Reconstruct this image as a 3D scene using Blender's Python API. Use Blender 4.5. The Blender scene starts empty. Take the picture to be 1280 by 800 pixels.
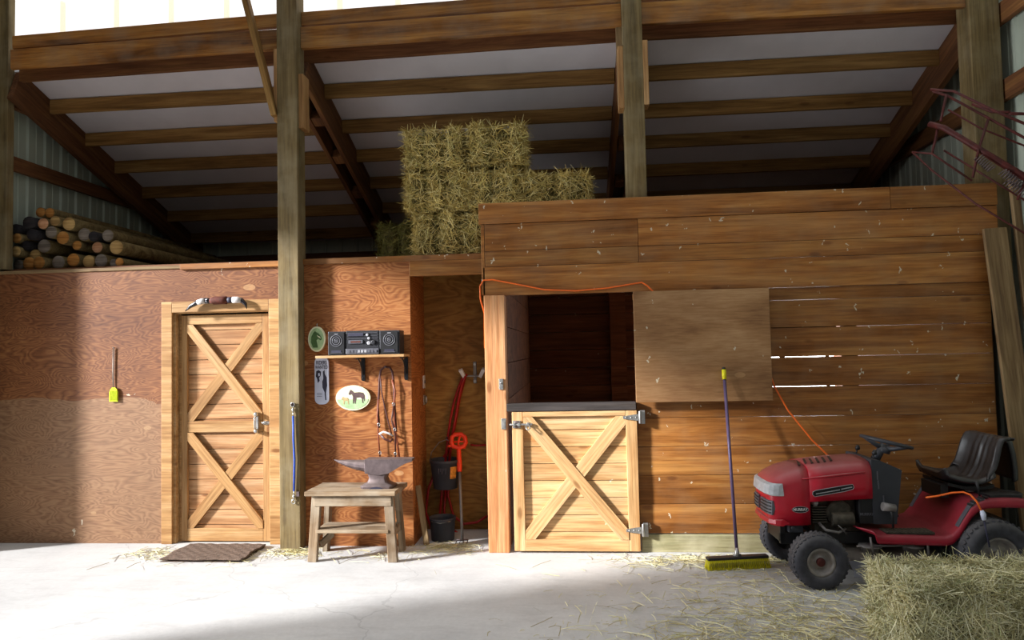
import bpy, math, random
import numpy as np
from mathutils import Matrix, Vector
random.seed(7); RNG = np.random.default_rng(7)
SC = bpy.context.scene; COL = SC.collection
PI = math.pi; R = math.radians

# ------------------------------------------------------------------ camera
F = 853.0; CAM = Vector((0, 0, 1.68))
def cam_axes(yaw, p, r):
    cy, sy = math.cos(yaw), math.sin(yaw)
    f = Vector((-sy*math.cos(p), cy*math.cos(p), math.sin(p)))
    r0 = Vector((cy, sy, 0)); d0 = -r0.cross(f)
    return r0*math.cos(r)+d0*math.sin(r), d0*math.cos(r)-r0*math.sin(r), f
RIGHT, DOWN, FWD = cam_axes(R(4.94), R(2.5), R(1.25))
cam = bpy.data.cameras.new('camera'); cam.lens = F/1280*36; cam.sensor_width = 36
co = bpy.data.objects.new('camera', cam); COL.objects.link(co)
co.matrix_world = Matrix(((RIGHT.x, -DOWN.x, -FWD.x, CAM.x), (RIGHT.y, -DOWN.y, -FWD.y, CAM.y),
                          (RIGHT.z, -DOWN.z, -FWD.z, CAM.z), (0, 0, 0, 1)))
SC.camera = co
def at(px, py, Y):
    d = RIGHT*(px-640)+DOWN*(py-400)+FWD*F
    return CAM+d*(Y/d.y)

# ------------------------------------------------------------------ objects
def world(o):
    return (world(o.parent) @ o.matrix_parent_inverse @ o.matrix_basis) if o.parent else o.matrix_basis.copy()
def link(o, parent=None):
    COL.objects.link(o)
    if parent is not None:
        o.parent = parent; o.matrix_parent_inverse = world(parent).inverted()
    return o
def tag(o, label=None, cat=None, group=None, kind=None):
    if label: o['label'] = label
    if cat: o['category'] = cat
    if group: o['group'] = group
    if kind: o['kind'] = kind
    return o
def thing(name, label, cat, loc=(0, 0, 0), rz=0, group=None):
    o = bpy.data.objects.new(name, None); o.empty_display_size = .1
    o.matrix_basis = Matrix.Translation(Vector(loc)) @ Matrix.Rotation(rz, 4, 'Z')
    COL.objects.link(o)
    return tag(o, label, cat, group)
def struct(o):
    o['kind'] = 'structure'; return o
def copy_tree(o, parent=None):
    c = o.copy(); COL.objects.link(c)
    if parent is not None: c.parent = parent
    for ch in [x for x in bpy.data.objects if x.parent == o]: copy_tree(ch, c)
    return c

class MB:
    def __init__(s): s.v = []; s.f = []; s.s = []
    def add(s, vs, fs, smooth=False):
        n = len(s.v); s.v += [tuple(x) for x in vs]
        for f in fs: s.f.append(tuple(n+i for i in f)); s.s.append(smooth)
        return s
    def box(s, a, b, m=None):
        x0, y0, z0 = [min(p, q) for p, q in zip(a, b)]; x1, y1, z1 = [max(p, q) for p, q in zip(a, b)]
        vs = [Vector(p) for p in ((x0,y0,z0),(x1,y0,z0),(x1,y1,z0),(x0,y1,z0),(x0,y0,z1),(x1,y0,z1),(x1,y1,z1),(x0,y1,z1))]
        if m is not None: vs = [m @ v for v in vs]
        return s.add(vs, [(3,2,1,0),(4,5,6,7),(0,1,5,4),(1,2,6,5),(2,3,7,6),(3,0,4,7)])
    def tube(s, pts, r, seg=8, cap=True, closed=False, flat=None):
        P = [Vector(p) for p in pts]; n = len(P); rs = r if isinstance(r, (list, tuple)) else [r]*n
        rings = []; u = None
        for i in range(n):
            if closed: t = (P[(i+1) % n]-P[i-1])
            else: t = (P[min(i+1, n-1)]-P[max(i-1, 0)])
            t = t.normalized() if t.length > 1e-9 else Vector((0, 0, 1))
            if flat is not None:
                w = Vector(flat); u = (w-t*w.dot(t)); u.normalize()
            elif u is None:
                u = t.orthogonal().normalized()
            else:
                u = u-t*u.dot(t); u = u.normalized() if u.length > 1e-6 else t.orthogonal().normalized()
            w = t.cross(u); k = .3 if flat is not None else 1
            rings.append([P[i]+(u*math.cos(a)*k+w*math.sin(a))*rs[i] for a in [2*PI*j/seg for j in range(seg)]])
        return s.loft(rings, cap and not closed, closed)
    def loft(s, rings, cap=True, closed=False, smooth=True):
        n = len(rings[0]); vs = [p for r_ in rings for p in r_]; fs = []
        for i in range(len(rings)-(0 if closed else 1)):
            a = i*n; b = ((i+1) % len(rings))*n
            for j in range(n): k = (j+1) % n; fs.append((a+j, a+k, b+k, b+j))
        s.add(vs, fs, smooth)
        if cap:
            m = len(s.v)-len(vs)
            s.f.append(tuple(m+j for j in reversed(range(n)))); s.s.append(False)
            q = m+(len(rings)-1)*n; s.f.append(tuple(q+j for j in range(n))); s.s.append(False)
        return s
    def lathe(s, prof, c, axis=(0, 0, 1), seg=24, cap=True):
        ax = Vector(axis).normalized(); u = ax.orthogonal().normalized(); w = ax.cross(u); c = Vector(c)
        return s.loft([[c+ax*z+(u*math.cos(a)+w*math.sin(a))*max(r, 1e-4) for a in [2*PI*j/seg for j in range(seg)]] for r, z in prof], cap)
    def prism(s, poly, y0, y1, m=None, smooth=False):
        """outline in x,z extruded along y"""
        n = len(poly); vs = [Vector((x, y0, z)) for x, z in poly]+[Vector((x, y1, z)) for x, z in poly]
        if m is not None: vs = [m @ v for v in vs]
        s.add(vs, [(i, (i+1) % n, n+(i+1) % n, n+i) for i in range(n)], smooth)
        return s.add(vs, [tuple(reversed(range(n))), tuple(range(n, 2*n))])
    def grid(s, fn, nu, nv, smooth=True):
        vs = [fn(i/nu, j/nv) for i in range(nu+1) for j in range(nv+1)]; w = nv+1
        return s.add(vs, [(i*w+j, (i+1)*w+j, (i+1)*w+j+1, i*w+j+1) for i in range(nu) for j in range(nv)], smooth)
    def build(s, name, mat, parent=None, bev=0, solid=0, origin=None, fixn=True):
        me = bpy.data.meshes.new(name)
        o0 = Vector(origin) if origin is not None else Vector((0, 0, 0))
        me.from_pydata([tuple(Vector(v)-o0) for v in s.v], [], s.f)
        me.polygons.foreach_set('use_smooth', s.s)
        if fixn:
            import bmesh
            bm = bmesh.new(); bm.from_mesh(me); bmesh.ops.recalc_face_normals(bm, faces=bm.faces); bm.to_mesh(me); bm.free()
        me.materials.append(mat); me.update()
        o = bpy.data.objects.new(name, me); o.location = o0
        link(o, parent)
        if solid:
            d = o.modifiers.new('solid', 'SOLIDIFY'); d.thickness = solid; d.offset = -1
        if bev:
            d = o.modifiers.new('bevel', 'BEVEL'); d.width = bev; d.segments = 2; d.limit_method = 'ANGLE'; d.angle_limit = R(40)
        return o

def plank(name, p0, p1, w, t, mat, parent=None, wdir=(0, 0, 1), bev=.004):
    """a board from p0 to p1 (centre line), w wide along wdir, t thick; grain along its local x"""
    p0 = Vector(p0); p1 = Vector(p1); x = (p1-p0); L = x.length; x.normalize()
    y = Vector(wdir); y = (y-x*y.dot(x)).normalized(); z = x.cross(y)
    b = MB(); b.box((0, -w/2, -t/2), (L, w/2, t/2))
    me = bpy.data.meshes.new(name); me.from_pydata(b.v, [], b.f); me.materials.append(mat); me.update()
    o = bpy.data.objects.new(name, me)
    o.matrix_basis = Matrix(((x.x, y.x, z.x, p0.x), (x.y, y.y, z.y, p0.y), (x.z, y.z, z.z, p0.z), (0, 0, 0, 1)))
    link(o, parent)
    if bev:
        d = o.modifiers.new('bevel', 'BEVEL'); d.width = bev; d.segments = 2
    return o

# ------------------------------------------------------------------ materials
def lin(h):
    h = h.lstrip('#'); c = [int(h[i:i+2], 16)/255 for i in (0, 2, 4)]
    return tuple([x/12.92 if x <= .04045 else ((x+.055)/1.055)**2.4 for x in c])+(1,)
class NT:
    def __init__(s, name):
        s.m = bpy.data.materials.new(name); s.m.use_nodes = True; s.t = s.m.node_tree; s.n = s.t.nodes; s.l = s.t.links
        s.b = s.n['Principled BSDF']
    def node(s, typ, **kw):
        n = s.n.new('ShaderNode'+typ)
        for k, v in kw.items():
            if k.startswith('_'): setattr(n, k[1:], v)
        for k, v in kw.items():
            if k.startswith('_'): continue
            k2 = int(k[1:]) if k[0] == 'i' and k[1:].isdigit() else k.replace('__', ' ')
            if hasattr(v, 'is_linked') or isinstance(v, bpy.types.NodeSocket): s.l.new(v, n.inputs[k2])
            else: n.inputs[k2].default_value = v
        return n
    def math(s, op, a, b=0.0, clamp=False):
        return s.node('Math', _operation=op, _use_clamp=clamp, i0=a, i1=b).outputs[0]
    def ramp(s, fac, stops, interp='LINEAR'):
        n = s.n.new('ShaderNodeValToRGB'); r = n.color_ramp; r.interpolation = interp
        while len(r.elements) < len(stops): r.elements.new(.5)
        for e, (p, c) in zip(r.elements, stops): e.position = p; e.color = c if len(c) == 4 else tuple(c)+(1,)
        s.l.new(fac, n.inputs[0]); return n.outputs[0]
    def mix(s, fac, a, b, mode='MIX'):
        n = s.n.new('ShaderNodeMix'); n.data_type = 'RGBA'; n.blend_type = mode
        for i, v in ((0, fac), (6, a), (7, b)):
            if isinstance(v, bpy.types.NodeSocket): s.l.new(v, n.inputs[i])
            else: n.inputs[i].default_value = v
        return n.outputs[2]
    def noise(s, vec, scale=1.0, detail=4.0, rough=.55, dist=0.0):
        return s.node('TexNoise', Vector=vec, Scale=scale, Detail=detail, Roughness=rough, Distortion=dist).outputs[0]
    def map(s, vec, sc=(1, 1, 1), loc=(0, 0, 0)):
        return s.node('Mapping', Vector=vec, Scale=sc, Location=loc).outputs[0]
    def obj(s, rnd=True):
        tc = s.node('TexCoord').outputs['Object']
        if not rnd: return tc
        r = s.node('ObjectInfo').outputs['Random']
        isl = s.node('NewGeometry').outputs['Random Per Island']
        k = s.node('CombineXYZ', i0=s.math('MULTIPLY', r, 53.0), i1=s.math('MULTIPLY', isl, 31.0), i2=s.math('MULTIPLY', r, 17.0)).outputs[0]
        return s.node('VectorMath', _operation='ADD', i0=tc, i1=k).outputs[0]
    def done(s, col=None, rough=.6, metal=0.0, bump=None, bs=.3, bd=.004, spec=.3):
        if col is not None:
            if isinstance(col, bpy.types.NodeSocket): s.l.new(col, s.b.inputs['Base Color'])
            else: s.b.inputs['Base Color'].default_value = col
        if isinstance(rough, bpy.types.NodeSocket): s.l.new(rough, s.b.inputs['Roughness'])
        else: s.b.inputs['Roughness'].default_value = rough
        s.b.inputs['Metallic'].default_value = metal
        s.b.inputs['Specular IOR Level'].default_value = spec
        if bump is not None:
            n = s.node('Bump', Strength=bs, Distance=bd, Height=bump); s.l.new(n.outputs[0], s.b.inputs['Normal'])
        return s.m

def specks(t, vec, col, amount, sc=(9, 9, 4), tint='#cfc6ae'):
    d = t.node('TexVoronoi', Vector=t.map(vec, sc), Scale=1.0, Randomness=1.0)
    dist = t.node('TexVoronoi', Vector=t.map(t.node('VectorMath', _operation='ADD', i0=vec, i1=t.node('VectorMath', _operation='SCALE', i0=t.node('TexNoise', Vector=vec, Scale=20.0).outputs[1], Scale=.12).outputs[0]).outputs[0], sc), Scale=1.0, Randomness=1.0).outputs[0]
    sel = t.math('GREATER_THAN', t.node('SeparateColor', i0=d.outputs[1]).outputs[0], 1-amount)
    m = t.math('MULTIPLY', t.math('LESS_THAN', dist, .13), sel)
    return t.mix(t.math('MULTIPLY', m, .75), col, lin(tint))

def wood(name, dark, midc, light, grain=1.0, knots=.6, var=.35, rough=.62, speck=0, dust=None, bump=.25):
    t = NT(name); v = t.obj()
    n = t.noise(t.map(v, (.9*grain, 11*grain, 11*grain)), 1.0, 5, .6, .9)
    c = t.ramp(n, [(.28, lin(dark)), (.5, lin(midc)), (.72, lin(light))])
    fine = t.noise(t.map(v, (2.5, 60, 60)), 1.0, 4, .65)
    c = t.mix(.7, c, t.ramp(fine, [(.32, (.5, .44, .38, 1)), (.62, (1.1, 1.1, 1.1, 1))]), 'MULTIPLY')
    if knots:
        k = t.node('TexVoronoi', Vector=t.map(v, (2.0, 5, 5)), Scale=1.0).outputs[0]
        c = t.mix(knots, c, t.ramp(k, [(.0, (.22, .12, .06, 1)), (.07, (.4, .25, .14, 1)), (.12, (1, 1, 1, 1))]), 'MULTIPLY')
    r = t.node('ObjectInfo').outputs['Random']; isl = t.node('NewGeometry').outputs['Random Per Island']
    br = t.math('ADD', 1-var/2, t.math('MULTIPLY', t.math('FRACT', t.math('ADD', r, isl)), var))
    c = t.node('HueSaturation', Value=br, Color=c).outputs[0]
    big = t.noise(v, 1.7, 3)
    c = t.mix(.35, c, t.ramp(big, [(.3, (.6, .55, .5, 1)), (.65, (1.1, 1.08, 1.05, 1))]), 'MULTIPLY')
    if dust: c = t.mix(t.math('MULTIPLY', t.ramp(t.noise(v, 4.0, 5), [(.42, (0, 0, 0, 1)), (.7, (1, 1, 1, 1))]), dust[1]), c, lin(dust[0]))
    if speck: c = specks(t, t.node('TexCoord').outputs['Object'], c, speck, (13, 13, 7))
    return t.done(c, rough, 0, fine, bump, .003, .25)

def plywood(name, dark, midc, light, speck=.05, bleach=False, rings=16.0):
    t = NT(name); v = t.node('TexCoord').outputs['Object']
    h = t.noise(t.map(v, (1.15, 1, 3.6)), 1.0, 3.0, .5, .5)
    ring = t.math('PINGPONG', t.math('MULTIPLY', h, rings*2.6), 1.0)
    fine = t.noise(t.map(v, (7, 40, 80)), 1.0, 5, .65)
    ring = t.math('ADD', t.math('MULTIPLY', ring, .34), t.math('MULTIPLY', fine, .70))
    c = t.ramp(ring, [(.22, lin(dark)), (.5, lin(midc)), (.82, lin(light))])
    big = t.noise(t.map(v, (.8, 1, 1.2)), 1.3, 4, .6)
    c = t.mix(.7, c, t.ramp(big, [(.3, (.55, .46, .42, 1)), (.62, (1.08, 1.08, 1.08, 1))]), 'MULTIPLY')
    # oval repair plugs of the veneer
    pv = t.node('TexVoronoi', Vector=t.map(v, (2.1, 1, 4.2)), Scale=1.0)
    sel = t.math('GREATER_THAN', t.node('SeparateColor', i0=pv.outputs[1]).outputs[0], .72)
    plug = t.math('MULTIPLY', t.math('LESS_THAN', pv.outputs[0], .13), sel)
    c = t.mix(t.math('MULTIPLY', plug, .45), c, lin('#c49a6a'))
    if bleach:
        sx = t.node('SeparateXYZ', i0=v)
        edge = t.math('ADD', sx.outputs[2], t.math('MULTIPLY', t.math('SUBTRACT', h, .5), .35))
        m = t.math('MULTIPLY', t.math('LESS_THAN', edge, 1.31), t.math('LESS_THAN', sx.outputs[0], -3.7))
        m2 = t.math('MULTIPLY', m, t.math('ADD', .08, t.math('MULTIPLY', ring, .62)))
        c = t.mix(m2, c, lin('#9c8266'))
    if speck: c = specks(t, v, c, speck, (8, 8, 5))
    return t.done(c, .62, 0, ring, .12, .003, .3)

def plain(name, c, rough=.5, metal=0.0, var=.12, scale=14, dust=None, spec=.4, bump=0):
    t = NT(name); v = t.obj()
    n = t.noise(v, scale, 5)
    k = t.mix(1.0, lin(c), t.ramp(n, [(.25, (1-var*2,)*3+(1,)), (.75, (1+var,)*3+(1,))]), 'MULTIPLY')
    if dust:
        nz = t.node('SeparateXYZ', i0=t.node('NewGeometry').outputs['Normal']).outputs[2]
        up = t.math('MULTIPLY', t.math('MAXIMUM', nz, 0.0), t.math('ADD', .35, n))
        k = t.mix(t.math('MULTIPLY', t.math('ADD', up, .03, True), dust[1], True), k, lin(dust[0]))
    return t.done(k, rough, metal, n if bump else None, bump, .003, spec)

def rnd_island(name, stops, rough=.7, trans=0):
    t = NT(name); isl = t.node('NewGeometry').outputs['Random Per Island']
    v = t.node('TexCoord').outputs['Object']
    c = t.ramp(isl, stops)
    c = t.mix(.6, c, t.ramp(t.noise(v, 7.0, 3), [(.3, (.6, .62, .5, 1)), (.7, (1.15, 1.1, 1.0, 1))]), 'MULTIPLY')
    return t.done(c, rough, 0, None, 0, 0, .2)

M = {}
M['timber'] = wood('weathered_timber', '#6e4a22', '#94703c', '#b08c52', .8, .5, .3, .7)
M['post'] = wood('treated_post', '#5a4c2e', '#766440', '#907c54', .7, .35, .15, .75, dust=('#a09478', .3))
M['beam'] = wood('stained_beam', '#4e2c10', '#9c682e', '#c0904e', .6, .7, .2, .65, dust=('#8c7c6a', .35))
M['rafter'] = wood('rafter_timber', '#4e3018', '#70482a', '#8c6236', .8, .4, .3, .7)
M['purlin'] = wood('purlin_timber', '#634620', '#8a6636', '#a4804c', .8, .5, .25, .7)
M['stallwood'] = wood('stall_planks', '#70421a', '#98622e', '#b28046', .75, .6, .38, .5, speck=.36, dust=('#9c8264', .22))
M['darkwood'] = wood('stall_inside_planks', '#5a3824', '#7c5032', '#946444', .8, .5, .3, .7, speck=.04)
M['pine'] = wood('door_pine', '#966a3e', '#b88e5c', '#caa678', .7, .75, .14, .5)
M['pineboard'] = wood('door_pine_boards', '#986840', '#bc8e62', '#cea880', .8, .8, .24, .5)
M['pinepale'] = wood('stall_door_pine', '#b8844e', '#d6ac78', '#e4c498', .7, .6, .16, .55, speck=.02)
M['stallpost'] = wood('stall_post_pine', '#b07240', '#cc9060', '#dcaa7c', .7, .6, .14, .55, speck=.04)
M['oldwood'] = wood('grey_stool_wood', '#5c4a38', '#8a745a', '#a4927a', 1.0, .4, .35, .8, dust=('#b4a894', .55))
M['greyboard'] = wood('leaning_board_wood', '#66503a', '#88704e', '#a08a66', .8, .5, .3, .75)
M['baseboard'] = wood('treated_skirting', '#7c7a58', '#a09a74', '#b8b08c', .8, .4, .15, .75, dust=('#c8bea0', .6))
M['sillwood'] = wood('black_stained_sill', '#2c2826', '#484240', '#5e5650', .8, .2, .1, .6)
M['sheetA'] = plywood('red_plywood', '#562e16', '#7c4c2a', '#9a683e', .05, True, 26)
M['sheetB'] = plywood('orange_plywood', '#6c3a1a', '#965a2a', '#b27a48', .06, False, 20)
M['nicheply'] = plywood('niche_plywood', '#6a4818', '#8c6228', '#a07a3c', .03, False, 9)
M['hatch'] = plywood('grey_plywood_shutter', '#74502f', '#987048', '#b48e64', .25, False, 1.2)
M['steel'] = plain('galvanised_steel', '#b8b6b2', .38, .85, .15, 30)
M['darksteel'] = plain('dark_iron', '#6a5c5c', .55, .55, .2, 18, dust=('#8c7c72', .4))
M['black'] = plain('black_plastic', '#1c1c1e', .45, 0, .1, 20, dust=('#706860', .25))
M['dash'] = plain('dash_plastic', '#33353b', .5, 0, .1, 12, dust=('#6e6a68', .3))
M['blackgloss'] = plain('black_bracket', '#151517', .35)
M['stereo'] = plain('charcoal_plastic', '#2a2a2e', .42, 0, .1, 20, dust=('#77706a', .2))
M['stereogrey'] = plain('grey_plastic', '#5b5a60', .45, 0, .1, 20)
M['silver'] = plain('silver_plastic', '#b4b2b6', .35, .3)
M['red'] = plain('red_paint', '#b80a28', .3, 0, .12, 5, dust=('#94706a', .75), spec=.5)
M['reddeep'] = plain('red_fender_paint', '#9c0c28', .42, 0, .2, 7, dust=('#8a4a4c', .55), spec=.5)
M['rustred'] = plain('rusty_red_paint', '#54201a', .6, .2, .3, 25)
M['redhose'] = plain('red_rubber', '#a01818', .4, 0, .15, 20)
M['orange'] = plain('orange_jacket', '#ee6a1e', .45, 0, .08, 20)
M['orangered'] = plain('orange_red_plastic', '#f0401c', .4, 0, .08, 20)
M['yellow'] = plain('yellow_plastic', '#e0d418', .5, 0, .08, 20)
M['lime'] = plain('lime_plastic', '#d0dc10', .45, 0, .08, 20)
M['blue'] = plain('blue_nylon', '#2850b8', .6, 0, .2, 60)
M['rubber'] = plain('tyre_rubber', '#3a3a40', .8, 0, .25, 25, dust=('#85807a', .35), bump=.3)
M['rim'] = plain('dusty_rim', '#8c8680', .5, .3, .2, 20)
M['engine'] = plain('engine_metal', '#4a453c', .6, .4, .35, 25, dust=('#7c705c', .4))
M['deck'] = plain('mower_deck_steel', '#55514c', .6, .3, .3, 14, dust=('#8c8072', .5))
M['vinyl'] = plain('seat_vinyl', '#242224', .35, 0, .3, 14, dust=('#6e665e', .38), spec=.6)
M['lamp'] = plain('headlight_plastic', '#b8bcc0', .25, 0, .12, 30, dust=('#a8a29a', .3))
M['white'] = plain('white_paint', '#d8d6d4', .5, 0, .06, 20)
M['paper'] = plain('sign_white', '#cfd3e4', .5, 0, .06, 12)
M['ink'] = plain('ink_dark', '#2c2a3c', .6)
M['leather'] = plain('brown_leather', '#4a2016', .5, 0, .25, 40)
M['leather2'] = plain('tan_leather', '#7c3c22', .5, 0, .25, 40)
M['cream'] = plain('cream_enamel', '#e4e2bc', .4, 0, .06, 8)
M['green'] = plain('pale_green_paint', '#a8c490', .5, 0, .2, 25)
M['greend'] = plain('dark_green_paint', '#4c6c3c', .5, 0, .2, 25)
M['horse'] = plain('horse_brown_paint', '#5c4644', .5, 0, .2, 30)
M['foal'] = plain('foal_tan_paint', '#b8a070', .5, 0, .2, 30)
M['horn'] = plain('dark_horn', '#1e1a20', .25, 0, .3, 14, spec=.6)
M['hornpale'] = plain('pale_horn', '#c9c4c0', .3, 0, .15, 20)
M['hide'] = plain('brown_hide', '#5c2818', .8, 0, .3, 40)
M['mat'] = plain('brown_coir', '#6e5a4c', .95, 0, .4, 90, bump=.8)
M['bucket'] = plain('black_rubber_bucket', '#34343a', .6, 0, .15, 12, dust=('#605c58', .25))
M['label'] = plain('orange_label', '#d88c30', .6, 0, .3, 30)
M['wire'] = plain('wire_steel', '#8c8880', .4, .7)
M['handle'] = plain('purple_grey_enamel', '#5a4a68', .35, .1)
M['twine'] = plain('hay_twine', '#8c8a4c', .8)
M['weld'] = plain('galv_grey_pole', '#8a8480', .5, .4)
M['hay'] = rnd_island('hay_straw', [(0, lin('#8a7440')), (.3, lin('#c8ac60')), (.6, lin('#e0c87c')), (.85, lin('#f0dfa4')), (1, lin('#b8ac5c'))])
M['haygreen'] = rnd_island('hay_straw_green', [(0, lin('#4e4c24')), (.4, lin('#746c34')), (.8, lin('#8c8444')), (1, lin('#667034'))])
M['haypale'] = rnd_island('hay_straw_pale', [(0, lin('#948c62')), (.3, lin('#c8c090')), (.6, lin('#e0d8b0')), (.85, lin('#f2eed2')), (1, lin('#b2b884'))])
M['haycore'] = plain('hay_packed', '#6e6234', .9, 0, .35, 45, bump=.6)
M['straw'] = rnd_island('floor_straw', [(0, lin('#a8986a')), (.4, lin('#d4c898')), (.75, lin('#efe8c4')), (1, lin('#dcd8ac'))])
M['bark'] = wood('pole_bark', '#5a4a30', '#7c6a44', '#94835a', 1, .3, .3, .85)
for k, c in dict(o=('#7c4c20', '#b47a38', '#cc9a58'), t=('#86683e', '#b4925a', '#c8aa74'), p=('#8c5c40', '#bc8860', '#cca080'), g=('#5c544c', '#857a6e', '#a0968a'), d=('#1c1a1e', '#2e2a2c', '#403a38')).items():
    M['cut_'+k] = wood('cut_wood_'+k, *c, 2.0, 0, .3, .8)
def mk_concrete():
    t = NT('concrete'); v = t.node('TexCoord').outputs['Object']
    a = t.noise(v, .9, 6, .6); b = t.noise(v, 30, 4, .7); s2 = t.noise(t.map(v, (1.2, 5, 1)), 2.0, 5, .7, .6)
    c = t.ramp(a, [(.3, lin('#b6b4b2')), (.55, lin('#cac8c5')), (.8, lin('#d6d4d0'))])
    c = t.mix(.5, c, t.ramp(b, [(.3, (.8, .8, .8, 1)), (.7, (1.06, 1.06, 1.06, 1))]), 'MULTIPLY')
    c = t.mix(.5, c, t.ramp(s2, [(.3, (.78, .77, .76, 1)), (.5, (1, 1, 1, 1))]), 'MULTIPLY')
    ck = t.node('TexVoronoi', _feature='DISTANCE_TO_EDGE', Vector=t.node('VectorMath', _operation='ADD', i0=v, i1=t.node('VectorMath', _operation='SCALE', i0=t.node('TexNoise', Vector=v, Scale=1.6, Detail=4.0).outputs[1], Scale=.7).outputs[0]).outputs[0], Scale=.28).outputs[0]
    c = t.mix(t.math('MULTIPLY', t.math('LESS_THAN', ck, .0016), .2), c, lin('#6c6a68'))
    return t.done(c, t.ramp(b, [(.3, (.6, .6, .6, 1)), (.7, (.85, .85, .85, 1))]), 0, b, .15, .004, .3)
M['concrete'] = mk_concrete()
def mk_sheet(name, c, rough=.45):
    t = NT(name); v = t.node('TexCoord').outputs['Object']
    n = t.noise(t.map(v, (3, 3, .6)), 1.0, 4)
    return t.done(t.mix(1, lin(c), t.ramp(n, [(.3, (.93, .93, .93, 1)), (.7, (1.03, 1.03, 1.03, 1))]), 'MULTIPLY'), rough, .1)
M['siding'] = mk_sheet('metal_siding', '#aeb6a6')
M['roof'] = mk_sheet('roof_liner', '#cec8ca', .6)
def mk_panel():
    t = NT('translucent_panel'); v = t.node('TexCoord').outputs['Object']
    x = t.node('SeparateXYZ', i0=v).outputs[0]
    rib = t.math('LESS_THAN', t.math('PINGPONG', t.math('ADD', x, 40.02), .275), .028)
    c = t.mix(t.math('MULTIPLY', rib, .85), (1, 1, .99, 1), (.86, .78, .52, 1))
    t.l.new(c, t.b.inputs['Emission Color']); t.b.inputs['Emission Strength'].default_value = 1.0
    return t.done((.7, .7, .68, 1), .5)
M['panel'] = mk_panel()
def mk_stall_glow():  # emission for the added pane at the back of the stall
    t = NT('added_stall_glow'); t.b.inputs['Emission Color'].default_value = (.95, .97, 1, 1); t.b.inputs['Emission Strength'].default_value = 16.0
    return t.done((.8, .8, .8, 1), .3)
M['stall_glow'] = mk_stall_glow()

# ------------------------------------------------------------------ the setting
XL, XR, YW, YS, YB = -5.42, 3.66, 5.95, 5.75, 9.32
ROOFZ = lambda y: 4.325-.36*(y-6.42)          # underside of the roof liner
b = MB(); b.box((-12, -4, -.12), (4.2, 9.4, 0)); struct(b.build('floor', M['concrete']))
def siding(name, p0, p1, ztop, z0=0.0, nrm=(0, 1, 0)):
    """ribbed metal sheet from p0 to p1; ztop(p) gives the top edge"""
    p0 = Vector(p0); p1 = Vector(p1); L = (p1-p0).length; d = (p1-p0)/L; n = Vector(nrm)
    b = MB(); xs = []
    k = 0.0
    while k < L:
        for dx, h in ((0, 0), (.07, 0), (.075, .004), (.095, .004), (.1, 0), (.17, 0), (.185, .018), (.21, .018)):
            if k+dx < L: xs.append((k+dx, h))
        k += .225
    xs.append((L, 0)); vs = []; fs = []
    for u, h in xs:
        q = p0+d*u+n*h
        vs += [Vector((q.x, q.y, z0)), Vector((q.x, q.y, ztop(q)))]
    for i in range(len(xs)-1): fs.append((2*i, 2*i+2, 2*i+3, 2*i+1))
    b.add(vs, fs); return struct(b.build(name, M['siding'], solid=.004, fixn=False))
siding('wall_left', (XL, 5.72, 0), (XL, YB, 0), lambda q: ROOFZ(q.y)+.1 if q.y > 6 else 5.4, 0, (1, 0, 0))
siding('wall_right', (XR, 2.2, 0), (XR, YB, 0), lambda q: ROOFZ(q.y)+.1 if q.y > 6 else 5.6, 0, (-1, 0, 0))
siding('wall_back', (XL, YB, 0), (XR, YB, 0), lambda q: ROOFZ(YB)+.05, 0, (0, -1, 0))
# near side of the barn doorway that lets the daylight in, out of frame
b = MB(); b.box((XL-.1, -3.5, 0), (XL, 2.71, 8.5)); b.box((XL-.1, 2.71, 3.85), (XL, 5.72, 8.5)); struct(b.build('wall_doorway', M['darkwood']))
b = MB(); b.box((XL-.02, 5.57, 0), (XL+.06, 5.74, 5.4)); struct(b.build('trim_1', M['timber']))
# roof liner: white sheets between the purlins
b = MB()
for i in range(8):
    x0 = XL+i*(XR-XL)/8; x1 = XL+(i+1)*(XR-XL)/8
    ys = (6.07, 9.4)
    vs = [Vector((x0, ys[0], ROOFZ(ys[0]))), Vector((x1, ys[0], ROOFZ(ys[0]))), Vector((x1, ys[1], ROOFZ(ys[1]))), Vector((x0, ys[1], ROOFZ(ys[1])))]
    b.add(vs+[v+Vector((0, 0, .03)) for v in vs], [(0,1,2,3),(7,6,5,4),(0,4,5,1),(1,5,6,2),(2,6,7,3),(3,7,4,0)])
struct(b.build('ceiling', M['roof']))
# translucent clerestory panel above the beams
b = MB(); b.box((XL, 6.07, 4.60), (XR, 6.09, 6.6)); struct(b.build('window_1', M['panel']))
# plywood partition with its door opening
b = MB()
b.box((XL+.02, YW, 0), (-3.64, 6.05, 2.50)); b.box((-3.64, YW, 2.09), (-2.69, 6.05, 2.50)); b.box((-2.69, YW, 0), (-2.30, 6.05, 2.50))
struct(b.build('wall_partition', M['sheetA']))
b = MB(); b.box((-2.40, 5.89, 0), (-1.405, 6.05, 2.50)); b.box((-1.425, 6.05, -.02), (-1.405, 6.47, 2.5))
struct(b.build('wall_tack', M['sheetB']))
b = MB(); b.box((-3.55, 5.925, 2.478), (-2.40, 6.06, 2.528)); b.box((-2.40, 5.868, 2.478), (-.76, 6.06, 2.528)); struct(b.build('trim_2', M['stallwood'], bev=.004))
b = MB(); b.box((XL+.02, 5.938, 2.49), (-3.55, 6.06, 2.520)); struct(b.build('trim_3', M['greyboard'], bev=.004))
b = MB(); b.box((-1.405, 5.872, 2.345), (-.745, 5.92, 2.478)); struct(b.build('trim_4', M['stallwood'], bev=.004))
# niche
b = MB(); b.box((-1.425, 6.45, 0), (-.72, 6.50, 2.52)); b.box((-.75, 5.86, 0), (-.72, 6.5, 2.52)); struct(b.build('wall_niche', M['nicheply']))
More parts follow.
